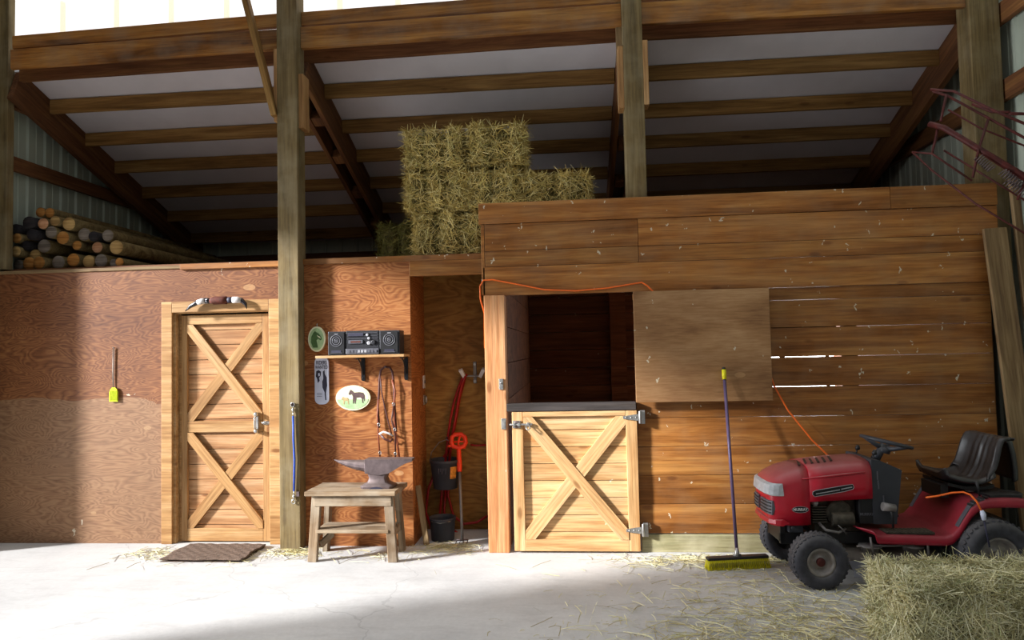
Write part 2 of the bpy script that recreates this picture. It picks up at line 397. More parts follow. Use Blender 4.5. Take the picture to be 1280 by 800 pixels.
# lofts
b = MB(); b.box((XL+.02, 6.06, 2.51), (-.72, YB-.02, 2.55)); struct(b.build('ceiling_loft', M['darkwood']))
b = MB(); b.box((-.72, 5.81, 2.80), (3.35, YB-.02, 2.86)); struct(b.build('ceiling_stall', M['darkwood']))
# stall front: boards with real gaps
b = MB(); zs = [2.932, 2.752, 2.520, 2.385, 2.139]
for i in range(4):
    z1, z0 = zs[i], zs[i+1]+.003
    y0 = YS-(.025 if i == 0 else .012)
    cuts = [(-.762, 2.60), (2.603, 3.42)] if i == 0 else [(-.715, .575), (.578, 3.42)] if i in (1, 2) else [(-.735, 3.42)]
    for x0, x1 in cuts: b.box((x0, y0, z0), (x1, YS+.03, z1))
b.box((-.747, YS-.012, 2.148), (-.718, YS+.03, 2.75))
zs = [2.141, 2.037, 1.813, 1.572, 1.332, 1.092, .856, .623, .387, .150]
for i in range(len(zs)-1):
    gap = .0045 if zs[i+1] in (1.572, 1.332) else .005 if zs[i+1] == 1.813 else .003
    up = .0045 if zs[i] in (1.572, 1.332) else .005 if zs[i] == 1.813 else .003
    b.box((.525, YS+random.uniform(-.004, .004), zs[i+1]+gap*.5), (3.34, YS+.035, zs[i]-up*.5))
b.box((1.55, YS+.036, 1.79), (2.16, YS+.05, 1.83)); b.box((1.70, YS+.036, 1.55), (1.745, YS+.05, 1.59))  # hidden strips added behind the gaps to break up the light coming through
for z in (1.332, 1.572): b.box((2.065, YS+.036, z-.02), (2.095, YS+.05, z+.02))
struct(b.build('wall_stall', M['stallwood'], bev=.003))
b = MB(); b.box((.535, YS-.012, 0), (3.32, YS+.03, .142)); struct(b.build('baseboard_stall', M['baseboard'], bev=.004))
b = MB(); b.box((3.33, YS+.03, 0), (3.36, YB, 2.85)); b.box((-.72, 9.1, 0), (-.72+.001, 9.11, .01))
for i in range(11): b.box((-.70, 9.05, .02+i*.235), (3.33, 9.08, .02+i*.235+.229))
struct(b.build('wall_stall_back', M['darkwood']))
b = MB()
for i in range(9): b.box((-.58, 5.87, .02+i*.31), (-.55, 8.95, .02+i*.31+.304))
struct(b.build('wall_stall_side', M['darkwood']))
b = MB(); b.box((.50, 8.88, 0), (.70, 9.04, 2.8)); b.box((2.225, 5.79, 0), (2.32, 5.88, 2.8)); struct(b.build('trim_5', M['darkwood']))
fr = struct(MB().box((2.42, 9.0, 1.0), (3.31, 9.04, 1.95)).build('stall_glow_pane', M['stall_glow']))  # added glowing pane: shines through the plank gaps and brightens the stall inside
MB().box((2.40, 8.985, .96), (3.32, 9.045, 1.0)).build('glow_pane_ledge', M['darkwood'], fr)
# corner between stall wall and right siding
plank_post = plank('trim_6', (3.38, 5.86, 0), (3.38, 5.86, 2.9), .09, .09, M['rafter']); struct(plank_post)

# ------------------------------------------------------------------ posts, beams, rafters, purlins
G = 'timber posts carrying the roof'
def post(x, w, y0, y1, z0, z1, label, mat='post'):
    o = plank('timber_post', (x, (y0+y1)/2, z0), (x, (y0+y1)/2, z1), w, y1-y0, M[mat], None, (1, 0, 0), .006)
    return tag(o, label, 'post', G, 'thing')
post(-5.355, .13, 5.965, 6.045, 2.54, 6.4, 'greenish timber post standing on the plywood partition beside the log pile')
p2 = post(-2.458, .185, 5.765, 5.94, 0, 6.4, 'tall greenish timber post between the door casing and the shelf, reaching the floor')
post(.585, .168, 5.80, 5.97, 2.45, 6.4, 'timber post rising from behind the stall wall, beside the hay stack')
post(3.445, .235, 5.81, 6.0, 2.2, 6.4, 'thick dark timber post above the mower, behind the red steel frame')
bays = [(-5.17, -2.552, 'above the logs', (4.745, 4.795), (4.60, 4.645), (4.405, 4.425)),
        (-2.365, .50, 'above the hay stack', (4.79, 4.82), (4.645, 4.668), (4.42, 4.45)),
        (.67, 3.33, 'above the stall', (4.82, 4.79), (4.67, 4.64), (4.45, 4.43))]
for x0, x1, where, top, seam, bot in bays:
    for nm, (za0, za1), (zb0, zb1), y, lab in (('upper', top, seam, 5.895, 'upper brown board of the doubled roof beam '+where),
                                               ('lower', seam, bot, 5.875, 'lower orange brown board of the doubled roof beam '+where)):
        o = plank('roof_beam', (x0, y, (za0+zb0)/2), (x1, y, (za1+zb1)/2), (za0-zb0+za1-zb1)/2-.024, .045, M['beam'])
        tag(o, lab, 'beam', 'doubled beams under the bright panel', 'thing')
    o = plank('rear_beam', (x0-.05, 6.035, (bot[0]+.06)), (x1+.05, 6.035, bot[1]+.06), .21, .045, M['rafter'])
    tag(o, 'dark rear beam just under the front beam, '+where, 'beam', 'rear beams behind the doubled beams', 'thing')
# yellow packing blocks beside the posts
for x, z0, z1, lab in ((-2.345, 3.69, 4.18, 'yellowish packing block on the door post, on its shelf side'), (-2.572, 3.76, 4.42, 'darker packing block on the door post, on its door side'),
                       (.480, 3.72, 4.26, 'yellowish packing block on the middle post, on its hay side'), (.690, 3.74, 4.30, 'yellowish packing block on the middle post, on its stall side')):
    o = plank('packing_block', (x, 5.87, z0), (x, 5.87, z1), .045, .14, M['pine'], None, (1, 0, 0)); tag(o, lab, 'wooden block', 'blocks beside the posts', 'thing')
o = plank('knee_brace', (-2.872, 5.79, 5.0), (-2.575, 5.79, 3.80), .05, .09, M['timber'], None, (1, 0, 0)); tag(o, 'slim diagonal brace rising from the door post past the beam', 'brace', None, 'thing')
o = plank('hanging_strut', (.478, 5.90, 3.78), (.478, 5.90, 5.3), .05, .05, M['greyboard'], None, (1, 0, 0)); tag(o, 'thin pale strut running up the hay side of the middle post', 'strut', None, 'thing')
def rafter(x, t, lab, y0=5.99):
    z = lambda y: ROOFZ(y)-.165
    o = plank('rafter', (x, y0, z(y0)), (x, 9.28, z(9.28)), .31, t, M['rafter'], None, (0, 0, 1)); tag(o, lab, 'rafter', 'sloping rafters under the roof', 'thing')
rafter(-5.25, .06, 'dark sloping rafter against the siding above the log pile')
rafter(-2.53, .045, 'sloping rafter of the doubled pair behind the door post, log side')
rafter(-2.375, .045, 'sloping rafter of the doubled pair behind the door post, hay side')
rafter(.50, .045, 'sloping rafter of the doubled pair behind the middle post, hay side')
rafter(.67, .045, 'sloping rafter of the doubled pair behind the middle post, mower side')
rafter(3.42, .06, 'dark sloping rafter against the siding above the mower')
for i, y in enumerate((6.45, 7.05, 7.7, 8.4)):
    for x, w in ((-2.452, 'door'), (.585, 'middle')):
        o = plank('spacer_block', (x, y, ROOFZ(y)-.27), (x, y+.12, ROOFZ(y+.12)-.27), .10, .10, M['rafter'], None, (0, 0, 1))
        tag(o, '%s spacer block down the slope between the paired rafters behind the %s post' % (('first', 'second', 'third', 'lowest')[i], w), 'wooden block', 'spacers between paired rafters', 'thing')
PY = [6.42, 6.93, 7.41, 7.92, 8.45, 9.0]
ordn = ['first', 'second', 'third', 'fourth', 'fifth', 'sixth']
for i, y in enumerate(PY):
    for x0, x1, w in ((-5.22, -2.56, 'over the log pile'), (-2.35, .47, 'over the hay stack'), (.70, 3.39, 'over the stall')):
        zc = ROOFZ(y)-.074
        o = plank('roof_purlin', (x0, y, zc), (x1, y, zc+random.uniform(-.004, .004)), .14, .04, M['purlin'])
        tag(o, '%s roof purlin down the slope from the front beam, %s' % (ordn[i], w), 'purlin', 'purlins under the white roof liner', 'thing')
for x0, x1, w in ((XL+.05, -2.55, 'behind the log pile'), (-2.36, .5, 'behind the hay stack'), (.67, XR-.05, 'behind the stall')):
    o = plank('eave_beam', (x0, 9.24, 2.98), (x1, 9.24, 2.98), .22, .05, M['rafter']); tag(o, 'dark eave beam along the back wall, '+w, 'beam', 'eave beams on the back wall', 'thing')
o = plank('corner_stud', (-5.28, 9.2, 2.551), (-5.28, 9.2, 3.2), .14, .12, M['purlin'], None, (1, 0, 0)); tag(o, 'short timber stud in the far corner behind the logs', 'stud', None, 'thing')
for x, y0, z, w, lab in ((XL+.06, 5.99, 3.59, .14, 'dark horizontal girt on the siding just above the logs'), (XL+.06, 5.99, 4.20, .14, 'higher dark girt on the siding meeting the rafter above the logs'),
                         (XR-.06, 3.0, 3.72, .17, 'lower dark girt on the siding behind the red frame'), (XR-.06, 3.0, 4.36, .17, 'upper dark girt on the siding above the red frame')):
    o = plank('wall_girt', (x, y0, z), (x, 9.2 if z < 4 else (7.0 if x < 0 else 7.3), z), w, .05, M['rafter']); tag(o, lab, 'girt', 'girts on the side walls', 'thing')

def brace(rect, a, c, w, y, t, mat, parent):
    """diagonal board cut to fit inside the rectangle (x0, z0, x1, z1); front face at y"""
    x0, z0, x1, z1 = rect; a = Vector(a); c = Vector(c); d = (c-a).normalized(); n = Vector((-d.y, d.x)); a2 = a-d*.3; c2 = c+d*.3
    P = [a2+n*w/2, a2-n*w/2, c2-n*w/2, c2+n*w/2]
    for k, lim, sg in ((0, x0, 1), (0, x1, -1), (1, z0, 1), (1, z1, -1)):
        Q = []
        for i in range(len(P)):
            p, q = P[i], P[(i+1) % len(P)]; fp, fq = (p[k]-lim)*sg, (q[k]-lim)*sg
            if fp >= 0: Q.append(p)
            if (fp >= 0) != (fq >= 0): Q.append(p+(q-p)*(fp/(fp-fq)))
        P = Q
    b = MB(); b.prism([((p-a).dot(d), (p-a).dot(n)) for p in P], 0, t)
    o = b.build('brace', mat, None, bev=.003); COL.objects.unlink(o)
    o.matrix_basis = Matrix(((d.x, 0, n.x, a.x), (0, 1, 0, y), (d.y, 0, n.y, a.y), (0, 0, 0, 1)))
    return link(o, parent)

# ------------------------------------------------------------------ plank door
d = struct(bpy.data.objects.new('door_1', None)); d.location = (-3.14, 6.03, 0); COL.objects.link(d)
tag(d, 'light pine plank door with two stacked X braces under steer horns', 'door')
b = MB()
for i in range(15):
    z0 = .02+i*.136
    b.box((-3.57, 6.015, z0), (-2.71, 6.045, min(z0+.131, 2.06)))
b.build('boards', M['pineboard'], d, bev=.002)
for x0, x1 in ((-3.57, -3.515), (-2.80, -2.71)):
    plank('stile', ((x0+x1)/2, 6.0, .012), ((x0+x1)/2, 6.0, 2.06), x1-x0, .03, M['pine'], d, (1, 0, 0))
for z0, z1 in ((.012, .125), (.99, 1.09), (1.975, 2.06)):
    plank('rail', (-3.515, 6.0, (z0+z1)/2), (-2.80, 6.0, (z0+z1)/2), z1-z0, .03, M['pine'], d)
for (xa, za, xb, zb, y) in ((-3.50, 1.955, -2.815, 1.11, 5.994), (-3.50, 1.11, -2.815, 1.955, 6.0), (-3.50, .97, -2.815, .145, 5.994), (-3.50, .145, -2.815, .97, 6.0)):
    brace((-3.513, 1.092, -2.802, 1.973) if za > 1 else (-3.513, .127, -2.802, .988), (xa, za), (xb, zb), .088, y-.014, .026, M['pine'], d)
hp = MB().box((-2.862, 5.962, .98), (-2.832, 5.986, 1.165)); hp.lathe([(.02, 0), (.02, .02), (.012, .03)], (-2.847, 5.965, 1.15), (0, -1, 0), 14); hp.lathe([(.02, 0), (.02, .02), (.012, .03)], (-2.847, 5.965, 1.0), (0, -1, 0), 14)
hp = hp.build('latch_plate', M['steel'], d, bev=.003)
MB().tube([(-2.847, 5.96, 1.145), (-2.847, 5.925, 1.12), (-2.847, 5.925, 1.03), (-2.847, 5.96, 1.005)], .008, 8).build('handle', M['steel'], hp)
MB().box((-2.79, 5.972, 1.055), (-2.735, 5.985, 1.085)).tube([(-2.80, 5.97, 1.07), (-2.70, 5.97, 1.07)], .009, 8).build('bolt', M['steel'], d, bev=.002)
# casing and jambs
b = MB(); b.box((-3.727, 5.925, 0), (-3.625, 5.95, 2.185)); b.box((-2.712, 5.925, 0), (-2.612, 5.95, 2.185)); b.box((-3.625, 5.925, 2.085), (-2.712, 5.95, 2.185))
struct(b.build('trim_7', M['pine'], bev=.004))
b = MB(); b.box((-3.64, 5.948, 0), (-3.60, 6.06, 2.10)); b.box((-2.712, 5.948, 0), (-2.69, 6.06, 2.10)); b.box((-3.60, 5.948, 2.075), (-2.712, 6.06, 2.10)); b.box((-3.60, 6.0, 0), (-3.575, 6.06, 2.08))
struct(b.build('trim_8', M['pine'], bev=.003))

# ------------------------------------------------------------------ stall door, post, sill, shutter
o = plank('stall_post', (-.64, 5.775, 0), (-.64, 5.775, 2.142), .176, .15, M['stallpost'], None, (1, 0, 0), .006)
tag(o, 'pale pine post between the dark niche and the stall door', 'post', None, 'thing')
sp = o
MB().box((-.612, 5.690, 1.35), (-.578, 5.702, 1.44)).tube([(-.595, 5.69, 1.40), (-.595, 5.675, 1.41)], .008).build('strike_plate', M['steel'], o, bev=.002)
d = struct(bpy.data.objects.new('door_2', None)); d.location = (0, 5.73, 0); COL.objects.link(d)
tag(d, 'pale pine lower stall door with one X brace and strap hinges', 'door')
b = MB()
for i in range(8):
    z0 = .03+i*.14; b.box((-.50, 5.722, z0), (.51, 5.75, z0+.135))
b.build('boards', M['pinepale'], d, bev=.002)
plank('stile', (-.465, 5.708, .018), (-.465, 5.708, 1.16), .092, .03, M['pinepale'], d, (1, 0, 0))
plank('stile', (.473, 5.708, .018), (.473, 5.708, 1.16), .092, .03, M['pinepale'], d, (1, 0, 0))
plank('rail', (-.419, 5.708, .065), (.427, 5.708, .065), .095, .03, M['pinepale'], d)
plank('rail', (-.419, 5.708, 1.14), (.427, 5.708, 1.14), .04, .03, M['pinepale'], d)
brace((-.417, .114, .425, 1.118), (-.39, .135), (.40, 1.10), .105, 5.694, .028, M['pinepale'], d)
brace((-.417, .114, .425, 1.118), (-.39, 1.095), (.40, .14), .105, 5.687, .028, M['pinepale'], d)
lt = MB().box((-.505, 5.680, 1.03), (-.44, 5.692, 1.09)); lt.tube([(-.53, 5.672, 1.06), (-.34, 5.672, 1.06)], .009, 8)
for x in (-.49, -.45, -.375): lt.box((x-.01, 5.66, 1.045), (x+.01, 5.69, 1.075))
lt = lt.build('slide_bolt', M['steel'], d, bev=.002)
MB().tube([(-.39, 5.665, 1.055), (-.39, 5.645, 1.03), (-.375, 5.64, 1.015), (-.36, 5.645, 1.03), (-.36, 5.665, 1.055)], .005, 8).build('staple', M['steel'], lt)
MB().lathe([(.03, 0), (.03, .006), (.018, .012)], (-.47, 5.682, 1.06), (0, -1, 0), 16).build('escutcheon', M['darksteel'], lt)
MB().box((-.60, 5.687, 1.02), (-.56, 5.70, 1.11)).box((-.585, 5.668, 1.035), (-.562, 5.69, 1.085)).build('keeper', M['steel'], sp, bev=.002)
for z in (1.105, .19):
    hb = MB(); hb.prism([(.54, z+.028), (.54, z-.028), (.50, z-.024), (.405, z-.01), (.405, z+.01), (.50, z+.024)], 5.682, 5.692)
    hb.box((.546, 5.70, z-.055), (.585, 5.735, z+.055)); hb.tube([(.543, 5.69, z-.05), (.543, 5.69, z+.05)], .011, 10)
    for x in (.43, .47, .51): hb.lathe([(.008, 0), (.005, .005)], (x, 5.682, z), (0, -1, 0), 8)
    hb.build('hinge', M['steel'], d, bev=.0015)
o = plank('stall_sill', (-.552, 5.74, 1.198), (.515, 5.74, 1.198), .064, .10, M['sillwood']); tag(o, 'black stained sill board across the bottom of the stall opening', 'sill', None, 'thing')
t_ = thing('sliding_shutter', 'square greyish plywood shutter slid open beside the stall opening', 'shutter', (1.06, 5.675, 1.227))
MB().box((.514, 5.66, 1.227), (1.60, 5.682, 2.136)).build('panel', M['hatch'], t_, bev=.003)
MB().box((.514, 5.682, 2.07), (1.58, 5.735, 2.12)).build('rear_batten', M['stallwood'], t_, bev=.003)

# ------------------------------------------------------------------ hay
def bale_mesh(W, D, H, n, creases=2, seed=0, wid=.0050, loose=1.0, ln=(.05, .17)):
    """strands over a lumpy packed core; origin at bottom centre; creases run across the W direction"""
    rg = np.random.default_rng(seed)
    def pinch(x): # 0..1 squeeze at the strings
        s = np.zeros_like(x)
        for k in range(creases):
            c = -W/2+W*(k+1)/(creases+1); s += np.exp(-((x-c)/.028)**2)
        return s
    # strands
    A = np.array([D*H, D*H, W*H, W*H, W*D, W*D*.3]); pface = A/A.sum()
    fc = rg.choice(6, n, p=pface); u = rg.random(n)-.5; w = rg.random(n)-.5
    P = np.zeros((n, 3)); N = np.zeros((n, 3)); T1 = np.zeros((n, 3)); T2 = np.zeros((n, 3))
    for k in range(6):
        m = fc == k; ax = k//2 if k < 4 else 2; sg = -1 if k % 2 == 0 else 1
        if k == 4: sg = 1
        if k == 5: sg = -1
        dims = [W, D, H]; o = [i for i in range(3) if i != ax]
        P[m, ax] = sg*dims[ax]/2; P[m, o[0]] = u[m]*dims[o[0]]; P[m, o[1]] = w[m]*dims[o[1]]
        N[m, ax] = sg; T1[m, o[0]] = 1; T2[m, o[1]] = 1
    lump = .012*np.sin(P[:, 0]*23+seed)+.012*np.sin(P[:, 2]*31+P[:, 1]*17+seed*2)+rg.normal(0, .008, n)
    sq = pinch(P[:, 0])*(np.abs(N[:, 0]) < .5)
    # round the corners
    q = np.abs(P)/np.array([W/2, D/2, H/2]); q2 = np.sort(q, axis=1)
    rc = np.clip((q2[:, 1]-.84)/.16, 0, 1)**2*.035
    P = P+N*(lump-.065*sq-rc)[:, None]
    th = rg.random(n)*2*PI
    d = T1*np.cos(th)[:, None]+T2*np.sin(th)[:, None]
    out = np.abs(rg.normal(0, .28*loose, n))*(rg.random(n) < .75)+rg.random(n)*(rg.random(n) < .12)*.9
    d = d+N*out[:, None]; d /= np.linalg.norm(d, axis=1)[:, None]
    L = rg.uniform(ln[0], ln[1], n)*(1-.5*sq); wd = rg.uniform(.5, 1.3, n)*wid
    side = np.cross(d, N+rg.normal(0, .5, (n, 3))); side /= np.linalg.norm(side, axis=1)[:, None]+1e-9
    bend = N*(rg.normal(0, .10, n)*L)[:, None]+np.array([0, 0, -1])*(out*L*.25)[:, None]
    a = P-d*(L*.35)[:, None]-N*.004; m_ = P+d*(L*.15)[:, None]+bend*.2; e = P+d*(L*.65)[:, None]+bend
    V = np.stack([a-side*wd[:, None]*.5, a+side*wd[:, None]*.5, m_-side*wd[:, None]*.5, m_+side*wd[:, None]*.5, e-side*wd[:, None]*.25, e+side*wd[:, None]*.25], 1)
    V[:, :, 2] += H/2
    V[:, :, 2] = np.maximum(V[:, :, 2], .001)
    base = (np.arange(n)*6)[:, None]
    Fq = np.concatenate([base+np.array([0, 1, 3, 2]), base+np.array([2, 3, 5, 4])], 0)
    me = bpy.data.meshes.new('hay_strands')
    me.vertices.add(n*6); me.vertices.foreach_set('co', V.reshape(-1))
    nf = len(Fq); me.loops.add(nf*4); me.loops.foreach_set('vertex_index', Fq.reshape(-1).astype(np.int32))
    me.polygons.add(nf); me.polygons.foreach_set('loop_start', (np.arange(nf)*4).astype(np.int32))
    me.update(calc_edges=True); me.validate()
    # packed core
    b = MB(); ex, ey, ez = W/2-.018, D/2-.018, H/2-.014
    def core(face):
        ax, sg = face
        def fn(p, r_):
            c = [0, 0, 0]; o = [i for i in range(3) if i != ax]; e3 = [ex, ey, ez]
            c[ax] = sg; c[o[0]] = p*2-1; c[o[1]] = r_*2-1
            s4 = (sum(abs(x)**8 for x in c))**(1/8); c = [x/s4 for x in c]
            x = c[0]*ex; sqz = 1-.16*sum(math.exp(-((x-(-W/2+W*(k+1)/(creases+1)))/.025)**2) for k in range(creases))
            l = 1+.012*math.sin(c[0]*9+seed)*math.sin(c[2]*8+c[1]*6)
            return Vector((x, c[1]*ey*sqz*l, max(c[2]*ez*sqz*l, -ez)+H/2))
        return fn
    for ax in range(3):
        for sg in (-1, 1): b.grid(core((ax, sg)), 18, 12)
    return me, b
def bale(name, loc, dims, n, label, mat, rz=0, seed=0, creases=2, group='hay bales stacked on the loft', **kw):
    W, D, H = dims
    me, core = bale_mesh(W, D, H, n, creases, seed, **kw)
    t = thing(name, label, 'hay bale', loc, rz, group)
    def put(o):
        o.parent = t; COL.objects.link(o)
    c = core.build('packed_core', M['haycore']); c.parent = t
    me.materials.append(mat); o = bpy.data.objects.new('loose_strands', me); o['kind'] = 'stuff'; put(o)
    b = MB()
    for k in range(creases):
        x = -W/2+W*(k+1)/(creases+1); e = .93
        y1, z0, z1 = D/2*e, H*.03, H*.975
        b.tube([(x, -y1, z0), (x, -y1, z1), (x, y1, z1), (x, y1, z0)], .003, 6, True, True)
    o = b.build('twine', M['twine']); o.parent = t
    return t
LZ = 2.555
bale('hay_bale', (-1.10, 6.50, LZ), (.62, .86, .375), 6500, 'lowest hay bale in the stack, half hidden by the stall wall corner', M['hay'], 0, 1)
bale('hay_bale', (-1.20, 6.49, LZ+.39), (.53, .86, .375), 6500, 'hay bale second from the bottom, on the open side of the stack', M['hay'], 0, 2)
bale('hay_bale', (-.70, 6.49, LZ+.39), (.50, .86, .375), 6000, 'hay bale in the middle tier, above the stall wall corner', M['hay'], R(1), 3, 1)
bale('hay_bale', (-1.21, 6.49, LZ+.785), (.53, .86, .375), 6500, 'top hay bale on the open side of the stack', M['hay'], R(-1), 4)
bale('hay_bale', (-.65, 6.49, LZ+.79), (.52, .86, .385), 6500, 'top hay bale with a shaggy side, next to the gap above the stall', M['hay'], R(3), 5)
bale('hay_bale', (-.12, 6.50, 2.865), (.62, .86, .40), 6500, 'low hay bale at the stall side of the stack, resting on the stall top', M['hay'], 0, 6, 1)
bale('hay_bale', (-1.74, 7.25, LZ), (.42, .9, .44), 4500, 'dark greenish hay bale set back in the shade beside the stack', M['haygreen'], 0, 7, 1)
bale('hay_bale', (2.30, 3.985, 0), (1.22, .46, .405), 26000, 'large pale hay bale on the floor in front of the red mower', M['haypale'], R(2), 8, 0, group='hay bale on the floor', wid=.0042, loose=1.0, ln=(.05, .17))

def straw(name, spots, n, mat, seed, wid=.003):
    rg = np.random.default_rng(seed); k = len(spots)
    pr = np.array([s[4] for s in spots], float); pr /= pr.sum(); c = rg.choice(k, n, p=pr); S = np.array([s[:4] for s in spots])[c]
    X = S[:, 0]+rg.normal(0, 1, n)*S[:, 2]; Y = S[:, 1]+rg.normal(0, 1, n)*S[:, 3]
    keep = (Y < 5.66) | ((X < -.8) & (X > -1.38) & (Y < 6.3)) | ((X < -.85) & (Y < 5.9)); X, Y = X[keep], Y[keep]; n = len(X)
    th = rg.random(n)*2*PI; L = .03+.22*rg.random(n)**1.8; wd = rg.uniform(.5, 1.2, n)*wid
    z0 = rg.uniform(.002, .010, n); z1 = z0+np.abs(rg.normal(0, .006, n))
    d = np.stack([np.cos(th), np.sin(th)], 1)*L[:, None]; s = np.stack([-np.sin(th), np.cos(th)], 1)*wd[:, None]
    P = np.stack([X, Y], 1); bd = s*rg.normal(0, 1.2, n)[:, None]
    V = np.zeros((n, 6, 3))
    for i, (q, sg, z) in enumerate(((-.5, -1, z0), (-.5, 1, z0), (0, -1, z1), (0, 1, z1), (.5, -1, z0), (.5, 1, z0))):
        V[:, i, :2] = P+d*q+s*sg*.5+(bd if i in (2, 3) else 0); V[:, i, 2] = z+(.0025 if sg > 0 else 0)
    base = (np.arange(n)*6)[:, None]; Fq = np.concatenate([base+np.array([0, 2, 3, 1]), base+np.array([2, 4, 5, 3])], 0)
    me = bpy.data.meshes.new(name); me.vertices.add(n*6); me.vertices.foreach_set('co', V.reshape(-1)); nf = len(Fq)
    me.loops.add(nf*4); me.loops.foreach_set('vertex_index', Fq.reshape(-1).astype(np.int32)); me.polygons.add(nf)
    me.polygons.foreach_set('loop_start', (np.arange(nf)*4).astype(np.int32)); me.update(calc_edges=True); me.validate(); me.materials.append(mat)
    o = bpy.data.objects.new(name, me); COL.objects.link(o); return o
o = straw('floor_straw', [(1.1, 4.35, .45, .35, 5), (.9, 4.0, .4, .2, 4), (1.45, 4.2, .25, .3, 5), (1.9, 4.6, .5, .25, 2), (.9, 5.5, .35, .12, 3), (1.5, 5.55, .5, .08, 2.5), (.3, 4.0, .35, .25, 1.2), (1.3, 5.1, .3, .2, 1.5)], 2900, M['straw'], 3)
tag(o, 'loose straw scattered over the concrete around the broom and mower', 'straw', None, 'stuff')
o = straw('floor_chaff', [(-2.4, 5.68, .12, .05, 3), (-3.62, 5.65, .12, .08, 2), (-3.1, 5.5, .4, .12, 1.2), (-1.1, 5.86, .16, .06, 4), (-1.7, 5.6, .3, .1, 1), (-1.2, 5.7, .25, .06, 1), (0, 5.3, 1.2, .3, .5)], 700, M['straw'], 5, .0025)
tag(o, 'thin chaff swept against the door casing, posts and niche', 'straw', None, 'stuff')

# ------------------------------------------------------------------ log pile
LOGS = [(-5.127,3.120,.050,'o'),(-5.030,3.111,.050,'o'),(-5.063,2.999,.056,'p'),(-4.944,3.021,.052,'t'),(-4.808,2.989,.066,'t'),(-5.206,3.010,.065,'d'),(-5.165,2.895,.055,'d'),(-4.971,2.910,.060,'g'),
(-4.852,2.852,.065,'o'),(-4.756,2.784,.048,'o'),(-4.683,2.889,.065,'g'),(-4.570,2.862,.050,'d'),(-4.441,2.869,.060,'g'),(-4.536,2.755,.055,'p'),(-4.340,2.749,.070,'t'),(-5.34,2.868,.050,'o'),
(-5.275,2.798,.050,'d'),(-5.078,2.785,.068,'g'),(-5.191,2.705,.058,'t'),(-5.34,2.735,.055,'t'),(-5.36,2.612,.055,'g'),(-5.235,2.622,.066,'o'),(-5.090,2.618,.062,'o'),(-4.935,2.622,.068,'g'),
(-4.775,2.640,.066,'o'),(-4.630,2.622,.064,'t'),(-4.490,2.624,.066,'g'),(-4.370,2.598,.042,'g'),(-4.274,2.598,.042,'o'),(-5.36,2.96,.050,'d')]
cname = dict(o='orange', t='tan', p='pinkish', g='grey', d='black')
rows = [(0, 2.66, 'bottom'), (2.66, 2.82, 'second'), (2.82, 2.95, 'third'), (2.95, 3.06, 'fourth'), (3.06, 9, 'top')]
first = None
for lo, hi, rn in rows:
    rr = sorted([l for l in LOGS if lo <= l[1] < hi]); nth = ['nearest the corner post', 'second', 'third', 'fourth', 'fifth', 'sixth', 'seventh', 'eighth', 'ninth', 'tenth']
    for i, (x, z, r, c) in enumerate(rr):
        y0 = 6.12+random.uniform(0, .09)+.0*i; L = random.uniform(2.3, 2.9); y1 = y0+L; dx = random.uniform(-.015, .02)
        b = MB(); segs = 14; rings = []
        for k in range(9):
            f = k/8; rr2 = r*(1-.12*f); rings.append([(x+dx*f+math.cos(a)*rr2*(1+.03*math.sin(3*a+k+i)), y0+L*f, z+math.sin(a)*rr2*(1+.03*math.cos(2*a+k))) for a in [2*PI*j/segs for j in range(segs)]])
        b.loft(rings)
        o = b.build('round_pole', M['bark'] if c != 'd' else M['cut_d'], origin=(x, y0, z-r))
        ds = i if i else 0
        lab = ('%s-ended round pole %s in the %s row of the loft pile' % (cname[c], nth[0], rn)) if i == 0 else ('%s-ended round pole, %s from the corner post in the %s row of the loft pile' % (cname[c], nth[i], rn))
        tag(o, lab, 'log', 'round poles piled on the loft')
        e = MB(); e.lathe([(r*.97, .004), (r*.95, -.003), (r*.3, -.0045)], (x, y0, z), (0, 1, 0), segs); e.build('cut_end', M['cut_'+c], o)

# ------------------------------------------------------------------ wall things on the plywood
t = thing('steer_horns', 'mounted steer horns with hide wrapped centre above the plank door', 'horns', (-3.15, 5.92, 2.10))
pts = [at(*p, 5.885) for p in ((231.5, 389), (238, 383), (247, 378), (258, 376), (263, 376))]
MB().tube(pts, [.003, .016, .022, .026, .027], 12).build('horn', M['horn'], t)
pts = [at(*p, 5.885) for p in ((308.5, 386), (307, 380), (302, 375.5), (296, 374.5))]
MB().tube(pts, [.003, .015, .023, .027], 12).build('horn', M['horn'], t)
MB().tube([at(247, 378.2, 5.883), at(252, 376.6, 5.883), at(257, 376, 5.883)], [.0235, .0255, .028], 12).build('pale_band', M['hornpale'], t)
MB().tube([at(291, 375, 5.883), at(297, 374.8, 5.883), at(302, 375.6, 5.883)], [.029, .0295, .024], 12).build('pale_band', M['hornpale'], t)
MB().tube([at(258, 376, 5.885), at(264, 376, 5.885)], [.026, .026], 12).build('ring', M['silver'], t)
MB().tube([at(284, 375, 5.885), at(291, 375, 5.885)], [.026, .027], 12).build('ring', M['ink'], t)
MB().tube([at(263, 376, 5.885), at(267, 375.6, 5.885), at(278, 375.2, 5.885), at(285, 375, 5.885)], [.026, .033, .033, .027], 12).box(at(268, 371, 5.925), at(282, 380, 5.90)).build('hide_wrap', M['hide'], t)

